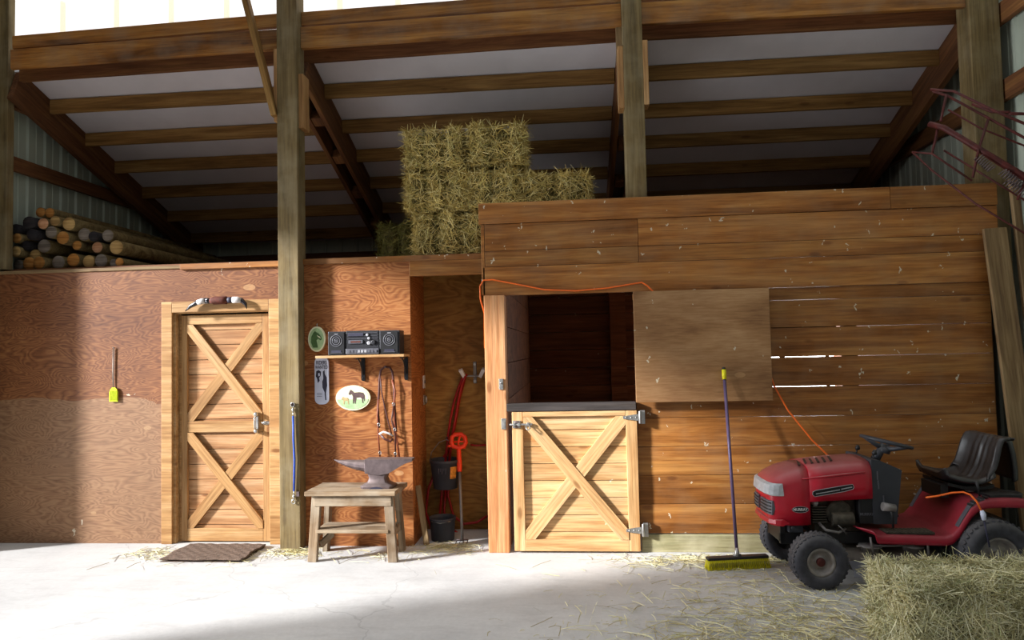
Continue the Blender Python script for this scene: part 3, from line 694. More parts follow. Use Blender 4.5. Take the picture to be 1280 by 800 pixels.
t = thing('fly_swatter', 'lime yellow fly swatter hanging on the plywood beside the plank door', 'fly swatter', at(141, 503, 5.94))
a, c = at(141.2, 437, 5.94), at(141.5, 486, 5.94)
MB().tube([a, (a.x+.006, 5.938, a.z+.02), (a.x+.013, 5.94, a.z), at(142.2, 462, 5.94), c], .0028, 6).tube([a, at(140.8, 470, 5.94), c], .0025, 6).build('wire_handle', M['wire'], t)
pl = [(-4.232, 1.285), (-4.15, 1.285), (-4.149, 1.37), (-4.158, 1.395), (-4.176, 1.415), (-4.206, 1.415), (-4.224, 1.395), (-4.233, 1.37)]
b = MB(); b.prism(pl, 5.932, 5.938)
for i in range(6): b.box((-4.222+i*.0125, 5.929, 1.295), (-4.219+i*.0125, 5.933, 1.385))
for i in range(7): b.box((-4.226, 5.929, 1.297+i*.014), (-4.156, 5.933, 1.300+i*.014))
b.build('paddle', M['lime'], t)
MB().tube([(a.x+.006, 5.95, a.z+.018), (a.x+.006, 5.925, a.z+.02)], .002, 6).build('nail', M['steel'], t)

t = thing('lead_rope', 'blue lead rope with snap hooks hanging on the post beside the plank door', 'rope', (-2.42, 5.75, .4))
a, c = at(366.5, 520, 5.75), at(367.5, 614, 5.75)
MB().tube([a, at(367, 550, 5.748), at(368.3, 575, 5.748), c], .0095, 8).build('rope', M['blue'], t)
for (p, q) in ((at(366, 505, 5.752), a), (c, at(367, 628, 5.752))):
    m = (p+q)/2; up = 1 if p.z > 1 else -1; e = p if up == 1 else q
    b = MB(); b.tube([m+Vector((0, 0, .02)), m, m-Vector((0, 0, .02))], [.008, .011, .008], 8)
    b.tube([e+Vector((.016*math.cos(k), -.003, .018*math.sin(k)-.006*up)) for k in [2*PI*j/14 for j in range(14)]], .004, 6, False, True)
    b.tube([m+Vector((0, 0, .02*-up)), q if up == 1 else p], .006, 6); b.build('snap_hook', M['steel'], t)
MB().tube([(-2.425, 5.77, 1.245), (-2.425, 5.735, 1.245), (-2.425, 5.73, 1.255)], .006, 8).lathe([(.018, 0), (.018, .01)], (-2.425, 5.765, 1.245), (0, -1, 0), 12).build('wall_hook', M['darksteel'], t)
MB().box((-2.392, 5.745, .46), (-2.368, 5.766, .50)).build('keeper_block', M['darksteel'], t)

def ell(cx, cz, rx, rz, n=36, ph=0): return [(cx+rx*math.cos(2*PI*k/n), cz+rz*math.sin(2*PI*k/n)) for k in range(n)]
# upright oval plaque with a horse head
t = thing('horse_plaque', 'small upright oval plaque with a green horse head, beside the stereo', 'wall plaque', (-2.268, 5.94, 1.70))
MB().prism(ell(-2.268, 1.813, .078, .112), 5.925, 5.948).build('rim', M['cream'], t, bev=.004)
MB().prism(ell(-2.268, 1.813, .066, .098), 5.9235, 5.926).build('painted_ground', M['green'], t)
hd = [(-.048, .02), (-.03, .055), (-.012, .072), (0, .06), (.02, .05), (.044, .02), (.05, -.002), (.036, -.012), (.014, .004), (.0, -.01), (.006, -.04), (.012, -.075), (-.032, -.075), (-.05, -.03)]
MB().prism([(-2.268+x, 1.813+z) for x, z in hd], 5.9222, 5.9236).build('horse_head', M['greend'], t)
MB().prism([(-2.268+x, 1.813+z) for x, z in ((.002, .035), (.03, .022), (.04, .004), (.016, .018))], 5.9215, 5.9224).build('blaze', M['cream'], t)
MB().tube([(-2.268, 5.945, 1.925), (-2.268, 5.935, 1.945), (-2.268, 5.945, 1.95)], .004, 6).build('hanger', M['steel'], t)
# wide oval plaque with mare and foal
t = thing('horse_plaque', 'wide oval plaque of a brown mare and pale foal below the shelf', 'wall plaque', (-1.942, 5.94, 1.175))
MB().prism(ell(-1.942, 1.285, .155, .110, 44), 5.925, 5.948).build('rim', M['cream'], t, bev=.004)
MB().prism(ell(-1.942, 1.285, .142, .098, 44), 5.9235, 5.926).build('sky_ground', M['cream'], t)
MB().prism([(-1.942+.142*math.cos(a), 1.285+.098*math.sin(a)) for a in [PI*1.04+PI*.92*k/20 for k in range(21)]], 5.9225, 5.9242).build('pasture', M['green'], t)
mare = [(-.04, .062), (-.03, .072), (-.015, .060), (.0, .046), (.05, .05), (.085, .044), (.098, .02), (.100, -.03), (.094, -.03), (.09, .0), (.084, -.01), (.088, -.045), (.078, -.045), (.074, -.012), (.06, .004), (.02, .002), (.014, -.05), (.004, -.05), (.004, -.01), (-.006, -.05), (-.014, -.05), (-.012, .01), (-.022, .034), (-.044, .026), (-.054, .034)]
MB().prism([(-1.93+x*.95, 1.285+z) for x, z in mare], 5.9212, 5.9226).build('mare', M['horse'], t)
foal = [(-.10, .01), (-.09, .022), (-.08, .014), (-.05, .012), (-.04, .0), (-.038, -.045), (-.045, -.045), (-.05, -.015), (-.075, -.015), (-.078, -.045), (-.086, -.045), (-.087, -.004), (-.105, -.004)]
MB().prism([(-1.94+x, 1.275+z) for x, z in foal], 5.9212, 5.9226).build('foal', M['foal'], t)
# tall rounded sign
t = thing('wall_sign', 'narrow white rounded sign with lettering and a horse, below the shelf end', 'sign', (-2.228, 5.94, 1.235))
def slot(cx, z0, z1, w, r):
    pts = []
    for (sx, zz, a0) in ((1, z1-r, 0), (-1, z1-r, 90), (-1, z0+r, 180), (1, z0+r, 270)):
        for k in range(7): a = R(a0+15*k); pts.append((cx+sx*(w-r)+r*math.cos(a), zz+r*math.sin(a)))
    return pts
MB().prism(slot(-2.228, 1.232, 1.65, .063, .05), 5.93, 5.948).build('board', M['paper'], t, bev=.003)
def text(s, loc, size, mat, parent, rot=(PI/2, 0, 0), sx=1.0, name='lettering', ext=.0008):
    cu = bpy.data.curves.new(name, 'FONT'); cu.body = s; cu.size = size; cu.extrude = ext; cu.align_x = 'CENTER'; cu.align_y = 'CENTER'
    cu.materials.append(mat); cu.offset = .0006
    tmp = bpy.data.objects.new('tmp', cu); COL.objects.link(tmp)
    me = bpy.data.meshes.new_from_object(tmp.evaluated_get(bpy.context.evaluated_depsgraph_get())); bpy.data.objects.remove(tmp)
    o = bpy.data.objects.new(name, me); o.location = loc; o.rotation_euler = rot; o.scale = (sx, 1, 1)
    return link(o, parent)
text('RIDERS', (-2.228, 5.929, 1.598), .046, M['ink'], t, sx=.66)
text('WANTED', (-2.228, 5.929, 1.558), .046, M['ink'], t, sx=.56)
b = MB()
b.prism([(-2.275, 1.525), (-2.255, 1.535), (-2.232, 1.520), (-2.236, 1.485), (-2.25, 1.465), (-2.245, 1.44), (-2.262, 1.42), (-2.268, 1.46), (-2.28, 1.48)], 5.9285, 5.9305)
b.prism([(-2.215, 1.52), (-2.20, 1.535), (-2.198, 1.50), (-2.182, 1.47), (-2.178, 1.40), (-2.19, 1.33), (-2.186, 1.27), (-2.196, 1.27), (-2.202, 1.34), (-2.22, 1.38), (-2.222, 1.43), (-2.212, 1.46)], 5.9285, 5.9305)
b.build('horse_and_rider', M['ink'], t)
b = MB(); b.prism([(-2.258, 1.505), (-2.246, 1.51), (-2.242, 1.485), (-2.255, 1.48)], 5.9278, 5.9288); b.build('face_mark', M['paper'], t)
b = MB()
for i in range(3): b.box((-2.272, 5.9288, 1.33-i*.014), (-2.225, 5.9305, 1.333-i*.014))
b.build('small_print', M['ink'], t)

# shelf
t = thing('wall_shelf', 'pale board shelf on two black brackets under the stereo', 'shelf', (-1.82, 5.94, 1.64))
MB().box((-2.19, 5.745, 1.642), (-1.415, 5.948, 1.664)).build('shelf_board', M['pinepale'], t, bev=.003)
for x in (-1.832, -1.447):
    b = MB(); b.prism(slot(x, 1.435, 1.64, .0165, .014), 5.935, 5.948); b.box((x-.012, 5.77, 1.630), (x+.012, 5.945, 1.6405))
    b.tube([(x, 5.94, 1.49), (x, 5.86, 1.60), (x, 5.79, 1.635)], .007, 6); b.lathe([(.006, 0), (.006, .004)], (x, 5.936, 1.46), (0, -1, 0), 8)
    b.build('bracket', M['blackgloss'], t, bev=.002)
# stereo
t = thing('portable_stereo', 'black portable stereo with two detachable speakers on the shelf', 'stereo', (-1.77, 5.82, 1.664))
Z0 = 1.6645
b = MB(); b.box((-1.925, 5.765, Z0), (-1.635, 5.92, 1.872)); b.build('main_unit', M['stereo'], t, bev=.005)
mu = bpy.data.objects['main_unit']
MB().box((-1.905, 5.757, 1.825), (-1.77, 5.766, 1.852)).build('display', M['ink'], mu, bev=.001)
b = MB()
for i in range(3): b.box((-1.91, 5.760, 1.805+i*.025-.004), (-1.65, 5.766, 1.805+i*.025-.001))
b.build('trim_line', M['stereogrey'], mu)
b = MB(); b.box((-1.90, 5.755, 1.762), (-1.775, 5.766, 1.792)); b.build('cassette_door', M['stereogrey'], mu, bev=.002)
MB().box((-1.88, 5.753, 1.770), (-1.795, 5.7555, 1.784)).build('cassette_window', M['hide'], mu)
for (x, z, r) in ((-1.735, 1.835, .012), (-1.722, 1.805, .012), (-1.722, 1.765, .016), (-1.685, 1.77, .02)):
    MB().lathe([(r, 0), (r, .012), (r*.7, .014)], (x, 5.766, z), (0, -1, 0), 16).build('knob', M['silver'] if r < .017 else M['stereo'], mu)
MB().box((-1.925, 5.752, 1.672), (-1.635, 5.768, 1.718)).build('key_panel', M['stereogrey'], mu, bev=.004)
for i in range(9): MB().box((-1.905+i*.029, 5.746, 1.685), (-1.884+i*.029, 5.754, 1.706)).build('key', M['silver'] if i in (3, 4, 5) else M['stereogrey'], mu, bev=.001)
for x0, x1 in ((-2.082, -1.930), (-1.630, -1.455)):
    sp_ = MB().box((x0, 5.762, Z0), (x1, 5.915, 1.869)).build('speaker', M['stereo'], t, bev=.005)
    cx = (x0+x1)/2-.002; w = min(.072, (x1-x0)/2-.008)
    MB().prism(slot(cx, 1.678, 1.86, w, .008), 5.756, 5.763).build('speaker_grille', M['black'], sp_, bev=.002)
    b = MB()
    for r in (.052, .036, .018): b.lathe([(r, 0), (r, .004), (r-.005, .004), (r-.006, 0)], (cx, 5.757, 1.79), (0, -1, 0), 24, False)
    b.lathe([(.009, 0), (.006, .006)], (cx, 5.757, 1.79), (0, -1, 0), 12); b.build('cone_ring', M['stereogrey'], sp_)
    MB().prism(slot(cx, 1.688, 1.708, .044, .008), 5.753, 5.757).build('bass_port', M['ink'], sp_)
    MB().box((cx-.05, 5.752, 1.683), (cx+.052, 5.757, 1.687)).build('port_lip', M['stereogrey'], sp_)
    MB().box((cx-.016, 5.754, 1.846), (cx+.016, 5.757, 1.850)).build('name_strip', M['silver'], sp_)

# bridle
t = thing('bridle', 'brown leather bridle hanging on the plywood above the anvil', 'bridle', at(483, 575, 5.93))
Yb = 5.925
def strap(nm, px, w, mat, y=Yb, par=None):
    return MB().tube([at(p[0], p[1], y-(p[2] if len(p) > 2 else 0)) for p in px], w, 8, True, False, (0, 1, 0)).build(nm, mat, par or t)
strap('headstall', [(474, 535), (472.5, 510), (474, 490), (474.5, 475), (476, 464), (481, 459.5), (487, 460), (490.5, 466), (492, 480), (493, 505), (495, 540)], .010, M['leather'])
strap('rein', [(475.5, 470, .01), (477, 490, .01), (481, 510, .012), (486, 530, .012), (490, 545, .012)], .006, M['leather'])
strap('rein', [(473.5, 500, .006), (471.8, 520, .008), (473, 545, .008), (475, 571, .006)], .007, M['leather2'])
strap('cheek_strap', [(490, 476, .006), (494, 490, .008), (492, 510, .008), (493, 530, .008), (496, 550, .006), (499, 572, .006)], .009, M['leather2'])
strap('cheek_strap', [(492, 508, .01), (489.5, 525, .012), (494, 545, .01), (494, 571, .008)], .007, M['leather'])
strap('noseband', [(474, 543, .012), (479, 540, .016), (486, 542, .018), (491, 545, .014)], .009, M['hornpale'])
strap('curb_strap', [(476, 544, .01), (481, 549, .014), (488, 552, .014), (491, 548, .012)], .010, M['leather'])
for (x, y) in ((473.5, 531), (491.5, 506), (493.5, 537), (475, 566), (494, 567)):
    c = at(x, y, Yb-.012)
    MB().tube([c+Vector((.010*math.cos(k), 0, .013*math.sin(k))) for k in [2*PI*j/12 for j in range(12)]], .0028, 6, False, True).build('buckle', M['steel'], t)
p = at(483, 460, 5.95); MB().tube([p, p-Vector((0, .05, -.005))], .008, 8).build('peg', M['darksteel'], t)

for nm in ('horse_plaque', 'horse_plaque.001', 'wall_sign', 'wall_shelf', 'portable_stereo', 'bridle'):
    q = bpy.data.objects[nm]; k = 5.872/5.932-1
    if nm not in ('wall_shelf', 'portable_stereo'): q.location += Vector((q.location.x*k, -.060, (q.location.z+.1-1.68)*k))
    else: q.location += Vector((0, -.060, 0))

# ------------------------------------------------------------------ stool and anvil
t = thing('wooden_stool', 'grey weathered wooden step stool under the anvil', 'stool', (-1.81, 5.60, 0))
b = MB(); b.box((-2.185, 5.405, .532), (-1.435, 5.585, .568)); b.box((-2.18, 5.59, .532), (-1.43, 5.80, .568)); b.build('seat', M['oldwood'], t, bev=.005)
plank('apron', (-2.115, 5.445, .488), (-1.475, 5.445, .488), .085, .025, M['oldwood'], t)
plank('apron', (-2.115, 5.765, .488), (-1.475, 5.765, .488), .085, .025, M['oldwood'], t)
for (x0, x1, y0, y1) in ((-2.10, -2.135, 5.465, 5.45), (-1.505, -1.47, 5.465, 5.45), (-2.10, -2.135, 5.745, 5.755), (-1.505, -1.47, 5.745, 5.755)):
    plank('leg', (x1, y1, 0), (x0, y0, .531), .075, .045, M['oldwood'], t, (0, 1, 0) if y0 > 5.6 else (1, 0, 0))
b = MB(); b.box((-2.10, 5.425, .232), (-1.50, 5.56, .258)); b.box((-2.10, 5.565, .232), (-1.50, 5.69, .258)); b.build('lower_shelf', M['oldwood'], t, bev=.004)
for x in (-2.12, -1.488): plank('side_rail', (x, 5.44, .21), (x, 5.76, .21), .06, .025, M['oldwood'], t)
plank('foot_block', (-2.075, 5.47, .13), (-2.02, 5.60, .19), .06, .02, M['oldwood'], t)
t = thing('anvil', 'dark iron anvil with a long horn standing on the grey stool', 'anvil', (-1.62, 5.59, .568))
cy = 5.59; ZT = .805
secs = [(-2.0, .004, .795, .004), (-1.95, .018, .765, .7), (-1.88, .035, .735, .8), (-1.80, .048, .71, .9), (-1.725, .055, .695, 1), (-1.72, .062, .69, 1), (-1.60, .062, .675, 1), (-1.52, .062, .69, 1), (-1.45, .06, .73, 1), (-1.39, .057, .765, 1), (-1.325, .05, .785, 1)]
rings = []
for i, (x, w, zb, q) in enumerate(secs):
    zt = ZT-(.012 if i in (1, 2, 3, 4) else .0)-(.008 if i == 0 else 0)
    if i <= 4:
        c = (zt+zb)/2; h = (zt-zb)/2+.001; rings.append([(x, cy+w*math.cos(a), c+h*math.sin(a)) for a in [2*PI*(k+.5)/12 for k in range(12)]])
    else:
        n3 = []
        for k in range(12):
            a = 2*PI*(k+.5)/12; ca, sa = math.cos(a), math.sin(a); m = max(abs(ca), abs(sa)); n3.append((x, cy+w*ca/m, (zt+zb)/2+(zt-zb)/2*sa/m))
        rings.append(n3)
b = MB(); b.loft(rings, True, False, False)
st = [(.568, .135, .085), (.588, .14, .085), (.598, .12, .075), (.615, .085, .06), (.65, .072, .052), (.69, .085, .055), (.72, .12, .06)]
b.loft([[(-1.62+hx*sx*(1 if abs(sx) == 1 else 1), cy+hy*sy, z) for sx, sy in ((-1, -.7), (-.8, -1), (.8, -1), (1, -.7), (1, .7), (.8, 1), (-.8, 1), (-1, .7))] for z, hx, hy in st])
b.build('body', M['darksteel'], t, bev=.004)
b = MB(); b.prism([(-1.68, .567), (-1.66, .58), (-1.62, .587), (-1.58, .58), (-1.56, .567)], 5.502, 5.51); b.build('foot_arch', M['ink'], t)

# ------------------------------------------------------------------ door mat
t = MB(); rz = R(-1)
t.grid(lambda u, v: Vector((-3.42+.70*u+.012*math.sin(v*9)-.08*(1-v)*0, 5.415+.44*v+.006*math.sin(u*11), .016+.003*math.sin(u*40)*math.sin(v*31))), 60, 40)
n = len(t.v); t.add([(-3.42, 5.415, .002), (-2.72, 5.415, .002), (-2.72, 5.855, .002), (-3.42, 5.855, .002)], [(0, 1, 2, 3)])
o = t.build('door_mat', M['mat'], solid=.012); tag(o, 'brown coir door mat on the concrete before the plank door', 'door mat')

# ------------------------------------------------------------------ niche things
t = thing('rubber_bucket', 'black bucket with orange label hanging by its bail in the niche', 'bucket', (-1.19, 6.28, .42), 0, 'black buckets in the niche')
cx, cy, z0, z1 = -1.19, 6.28, .42, .685
b = MB(); b.lathe([(.105, z0), (.11, z0+.004), (.138, z1-.03), (.146, z1-.028), (.147, z1), (.138, z1), (.13, z1-.03), (.104, z0+.012), (.0, z0+.01)], (cx, cy, 0), (0, 0, 1), 32); b.build('pail', M['bucket'], t)
MB().tube([(cx-.142, cy, z1-.02), (cx-.13, cy, z1+.06), (cx-.06, cy+.02, z1+.15), (cx+.01, cy+.03, z1+.175), (cx+.07, cy+.02, z1+.14), (cx+.128, cy, z1+.05), (cx+.142, cy, z1-.02)], .004, 6).build('bail', M['wire'], t)
b = MB()
b.grid(lambda u, v: Vector((cx+(.129+.016*(v-.4))*math.sin(R(30+30*u)), cy-(.129+.016*(v-.4))*math.cos(R(30+30*u)), z0+.10+.11*v)), 8, 4); b.build('label', M['label'], t, solid=-.002)
b = MB()
for i in range(5): b.tube([(cx-.04+i*.016, cy-.127, z0+.15+.02*(i % 2)), (cx-.036+i*.016, cy-.133, z0+.20)], .002, 5)
b.build('scratch_marks', M['stereogrey'], t)
MB().tube([(cx+.005, 6.45, .885), (cx+.005, 6.31, .862), (cx+.005, 6.30, .88)], .005, 6).build('wall_hook', M['darksteel'], t)
t = thing('rubber_bucket', 'black bucket standing on the niche floor below the hanging one', 'bucket', (-1.19, 6.10, 0), 0, 'black buckets in the niche')
cx, cy, z0, z1 = -1.19, 6.10, .0, .20
b = MB(); b.lathe([(.098, z0), (.102, z0+.004), (.113, z1-.025), (.119, z1-.023), (.12, z1), (.112, z1), (.106, z1-.03), (.096, z0+.012), (0, z0+.01)], (cx, cy, 0), (0, 0, 1), 32); b.build('pail', M['bucket'], t)
MB().tube([(cx-.118, cy, z1-.012), (cx-.08, cy-.09, z1-.02), (cx, cy-.123, z1-.028), (cx+.08, cy-.09, z1-.02), (cx+.118, cy, z1-.012)], .0035, 6).build('bail', M['wire'], t)
# hose
t = thing('garden_hose', 'red hose looped from the white hook and coiled down the niche', 'hose', (-1.1, 6.4, 0))
hz = lambda pts, y: [at(px, py, y+dy) for px, py, dy in pts]
b = MB()
b.tube(hz([(584, 468, -.02), (578, 473, -.02), (572, 488, -.02), (567, 505, -.03), (563, 525, -.03), (560, 545, -.03), (557, 575, -.02), (553, 610, -.03), (550, 640, -.03), (553, 660, -.04), (562, 668, -.05)], 6.42), .012, 8)
b.tube(hz([(582, 470, -.04), (577, 482, -.04), (573, 500, -.05), (570, 520, -.05), (566, 540, -.05), (561, 580, -.01), (560, 620, -.01), (567, 645, -.02), (580, 655, -.03), (596, 653, -.03), (609, 645, -.02)], 6.42), .012, 8)
b.tube(hz([(581, 473, -.01), (574, 500, 0), (569, 530, 0), (563, 560, 0), (548, 580, 0), (536, 610, 0), (532, 640, -.02), (540, 662, -.04)], 6.42), .012, 8)
b.tube(hz([(557, 612, -.02), (555, 640, -.02), (566, 662, -.06), (582, 674, -.1), (600, 673, -.08), (609, 665, -.05)], 6.42), .012, 8)
b.tube(hz([(588, 556, -.015), (596, 557, -.015), (609, 556, -.015)], 6.44), .009, 8)
b.build('loop', M['redhose'], t)
# hook rack
t = thing('hose_rack', 'white three armed hook rack high on the niche wall', 'hook rack', at(593, 470, 6.44))
for p, q in (((575.5, 462), (581, 472)), ((605, 461), (600, 471))):
    a, c = at(*p, 6.36), at(*q, 6.40); MB().tube([a, c], [.026, .022], 4).build('arm', M['white'], t, bev=.003)
b = MB(); b.box((-.935, 6.43, 1.37), (-.905, 6.449, 1.575)); b.tube([at(580, 470, 6.42), at(602, 470, 6.42)], .009, 8); b.build('bracket', M['weld'], t, bev=.003)
b = MB(); b.lathe([(.014, 0), (.014, .02)], (-.92, 6.44, 1.39), (0, -1, 0), 10); b.lathe([(.012, 0), (.012, .02)], (-.92, 6.44, 1.55), (0, -1, 0), 10); b.build('bolt', M['steel'], t)
# light switch and chain latch on the niche side
t = thing('wall_switch', 'pale switch plate on the side wall of the niche', 'switch', (-1.40, 6.39, 1.39))
MB().box((-1.405, 6.35, 1.335), (-1.397, 6.42, 1.455)).build('plate', M['white'], t, bev=.002)
MB().box((-1.398, 6.378, 1.38), (-1.388, 6.392, 1.41)).build('toggle', M['stereogrey'], t, bev=.001)
t = thing('wall_latch', 'steel hasp on the side wall of the niche below the switch', 'latch', (-1.40, 6.40, 1.22))
MB().box((-1.405, 6.36, 1.18), (-1.398, 6.44, 1.27)).build('plate', M['steel'], t, bev=.002)
MB().tube([(-1.385, 6.40+.022*math.cos(k), 1.225+.03*math.sin(k)) for k in [2*PI*j/14 for j in range(14)]], .006, 6, False, True).tube([(-1.4, 6.40, 1.25), (-1.38, 6.40, 1.255)], .006).build('ring', M['steel'], t)
# manure fork / shovel with orange D grip
t = thing('stable_fork', 'long tool with orange D grip standing upright in the niche', 'fork', (-1.0, 6.0, 0))
A, B = Vector((-.995, 5.99, .015)), Vector((-1.045, 6.20, .60)); dv = (B-A).normalized()
MB().tube([A, B], .013, 10).build('shaft', M['weld'], t)
Cc = B+dv*.20
MB().tube([B-dv*.02, B+dv*.05, B+dv*.16, B+dv*.20], [.02, .024, .021, .019], 10).build('socket', M['orangered'], t)
g = MB(); u = Vector((1, 0, 0)); 
loop = [Cc+u*x+dv*z for x, z in ((0, 0), (-.05, .012), (-.068, .05), (-.06, .10), (-.03, .125), (.03, .125), (.062, .10), (.07, .05), (.05, .012))]
g.tube(loop, .021, 8, False, True); g.tube([Cc-u*.06+dv*.03, Cc-u*.085+dv*.015, Cc-u*.10+dv*.02], .013, 8); g.tube([Cc+dv*.0, Cc+u*.0+dv*.06, Cc+u*.02+dv*.12], .010, 8); g.tube([Cc-u*.055+dv*.055, Cc+u*.06+dv*.06], .008, 8)
g.build('grip', M['orangered'], t)
b = MB(); b.tube([A+Vector((-.05, 0, .012)), A+Vector((.05, 0, .012))], .008, 6)
for i in range(4): b.tube([A+Vector((-.048+i*.032, 0, .012)), A+Vector((-.048+i*.032, -.03, .004)), A+Vector((-.048+i*.032, -.07, .003))], .004, 5)
b.build('tines', M['darksteel'], t)
o = plank('leaning_batten', (-1.30, 5.93, .0), (-1.385, 6.0, .50), .05, .022, M['greyboard'], None, (1, 0, 0)); tag(o, 'short grey batten leaning in the niche opening beside the buckets', 'board', None, 'thing')

# ------------------------------------------------------------------ broom
t = thing('push_broom', 'yellow bristled push broom leaning against the shutter', 'broom', (1.2, 5.34, 0))
H0, H1 = Vector((.965, 5.30, 0)), Vector((1.440, 5.385, 0)); hx = (H1-H0); hl = hx.length; hx.normalize(); hy = Vector((-hx.y, hx.x, 0))
mt = Matrix(((hx.x, hy.x, 0, H0.x), (hx.y, hy.y, 0, H0.y), (0, 0, 1, 0), (0, 0, 0, 1)))
MB().box((.005, -.03, .070), (hl-.005, .03, .092), mt).build('head_block', M['black'], t, bev=.006)
b = MB()
for i in range(46):
    for j in range(4):
        x = .012+(hl-.024)*i/45; y = -.026+.0173*j; sx = (x-hl/2)*.05+random.uniform(-.004, .004); sy = (j-1.5)*.008+random.uniform(-.003, .003)
        b.tube([mt @ Vector((x, y, .072)), mt @ Vector((x+sx, y+sy, .0005))], [.0032, .0045], 5)
b.build('bristles', M['yellow'], t)
b = MB()
for i in range(44):
    x = .018+(hl-.036)*i/43
    b.tube([mt @ Vector((x, -.0345, .055)), mt @ Vector((x+(x-hl/2)*.04, -.038, .018))], .0016, 4)
b.build('dark_bristles', M['black'], t)
P0, P1 = mt @ Vector((hl*.5, 0, .09)), at(904.5, 459, 5.643); dv = (P1-P0).normalized()
MB().tube([P0+dv*.04, P1-dv*.09], .0125, 12).build('handle', M['handle'], t)
MB().tube([P0-dv*.015, P0+dv*.06], [.02, .015], 12).tube([mt @ Vector((hl*.5-.03, 0, .095)), mt @ Vector((hl*.5+.03, 0, .095))], .012).build('socket', M['steel'], t)
MB().tube([P1-dv*.10, P1-dv*.02], .017, 12).build('grip', M['yellow'], t)
MB().tube([P1-dv*.02, P1-dv*.004, P1], [.014, .014, .008], 12).build('end_cap', M['black'], t)

# ------------------------------------------------------------------ orange cords
pts = [(-.745, 5.84, 1.7), (-.742, 5.84, 2.0)]+[tuple(at(*p)) for p in ((600.5, 374, 5.727), (600, 358, 5.727), (604, 350.5, 5.725), (615, 349.5, 5.724), (640, 354, 5.724), (680, 362, 5.724), (720, 363.5, 5.724), (760, 360, 5.724), (790, 355, 5.724), (802, 353, 5.724), (809, 357, 5.722), (816, 364, 5.715))]
pts += [(.80, 5.71, 2.02), (1.1, 5.705, 1.75), (1.45, 5.71, 1.52)]+[tuple(at(*p)) for p in ((960, 460, 5.72), (968, 483, 5.71), (985, 513, 5.70), (1015, 550, 5.66), (1046, 580, 5.60), (1058, 600, 5.57))]+[(2.16, 5.62, .3), (2.2, 5.62, .03)]
o = MB().tube(pts, .0065, 8).build('extension_cord', M['orange']); tag(o, 'orange extension cord looped over the stall lintel and down to the mower', 'cord')
t = thing('extension_cord', 'orange cord end with plug draped over the mower fender', 'cord', at(1200, 617, 5.0))
MB().tube([at(1157, 622, 5.02), at(1172, 620, 5.0), at(1190, 616, 4.96), at(1204, 615, 4.93), at(1213, 618.5, 4.90), at(1221, 627, 4.875), at(1227, 639, 4.865)], .0065, 8).build('cable', M['orange'], t)
MB().tube([at(1227, 638, 4.865), at(1229, 643, 4.86), at(1230, 650, 4.86)], [.011, .017, .013], 10).build('plug', M['paper'], t)
MB().tube([at(1230, 650, 4.86), at(1233, 665, 4.85), at(1237, 684, 4.85)], .006, 8).build('dark_lead', M['ink'], t)

# ------------------------------------------------------------------ leaning boards
G = 'boards leaning in the corner'
for p0, p1, w, th, lab in (((3.435, 5.50, 0), (3.345, 5.66, 2.555), .17, .035, 'grey brown board leaning on the stall wall, top just under the frame'),
                           ((3.565, 5.50, 0), (3.515, 5.68, 2.95), .06, .04, 'narrow pale board leaning in the corner behind the mower seat'),
                           ((3.61, 5.30, 0), (3.60, 5.60, 3.2), .05, .06, 'long dark stud leaning on the metal siding beside the grey boards')):
    o = plank('leaning_board', p0, p1, w, th, M['greyboard'], None, (1, 0, 0)); tag(o, lab, 'board', G)

# ------------------------------------------------------------------ red steel frame
t = thing('steel_frame', 'rusty red tubular steel frame with springs hung above the mower', 'steel frame', at(1200, 170, 5.0))
def bars(nm, lines, r, mat='rustred'):
    for ln in lines: MB().tube([at(*p) for p in ln], r, 8).build(nm, M[mat], t)
bars('rail', [[(1163, 112, 5.3), (1178, 113, 5.25), (1192, 114, 5.2), (1240, 137, 5.05), (1300, 163, 4.9)], [(1166, 114, 5.4), (1185, 120, 5.4), (1240, 150, 5.2), (1300, 183, 5.0)]], .010)
bars('main_beam', [[(1162, 155, 5.3), (1180, 160, 5.2), (1230, 190, 5.1), (1300, 232, 4.9)]], .022)
bars('rail', [[(1168, 154, 5.4), (1215, 185, 5.3), (1300, 238, 5.1)], [(1140, 190, 5.3), (1165, 192, 5.2), (1215, 226, 5.1)], [(1140, 190, 5.4), (1165, 213, 5.3), (1220, 255, 5.1), (1300, 303, 4.9)], [(1180, 188, 5.4), (1240, 225, 5.2), (1300, 262, 5.1)], [(1185, 137, 5.5), (1225, 160, 5.4), (1300, 190, 5.2)]], .007)
bars('strut', [[(1183, 118, 5.27), (1176, 152, 5.25)], [(1235, 150, 5.2), (1223, 188, 5.1), (1216, 222, 5.1)], [(1172, 160, 5.25), (1170, 172, 5.25), (1165, 192, 5.25)], [(1272, 250, 5.0), (1285, 215, 4.95)], [(1215, 130, 5.25), (1240, 140, 5.2), (1262, 140, 5.1)]], .010)
for c0, c1 in (((1222, 196, 5.08), (1240, 212, 5.05)), ((1252, 214, 5.0), (1275, 232, 4.98)), ((1258, 226, 5.0), (1282, 244, 4.98))):
    a, c = at(*c0), at(*c1); ax = (c-a); u = ax.orthogonal().normalized(); w = ax.normalized().cross(u)
    MB().tube([a+ax*(k/90)+(u*math.cos(k*.55)+w*math.sin(k*.55))*.028 for k in range(91)], .004, 5).build('spring', M['darksteel'], t)
p = at(1262, 142, 5.1); MB().tube([p, (3.64, p.y+.15, p.z+.02)], .012, 8).build('wall_arm', M['rustred'], t)
p = at(1296, 231, 4.91); MB().tube([p, (3.65, p.y+.1, p.z+.0)], .014, 8).build('wall_arm', M['rustred'], t)

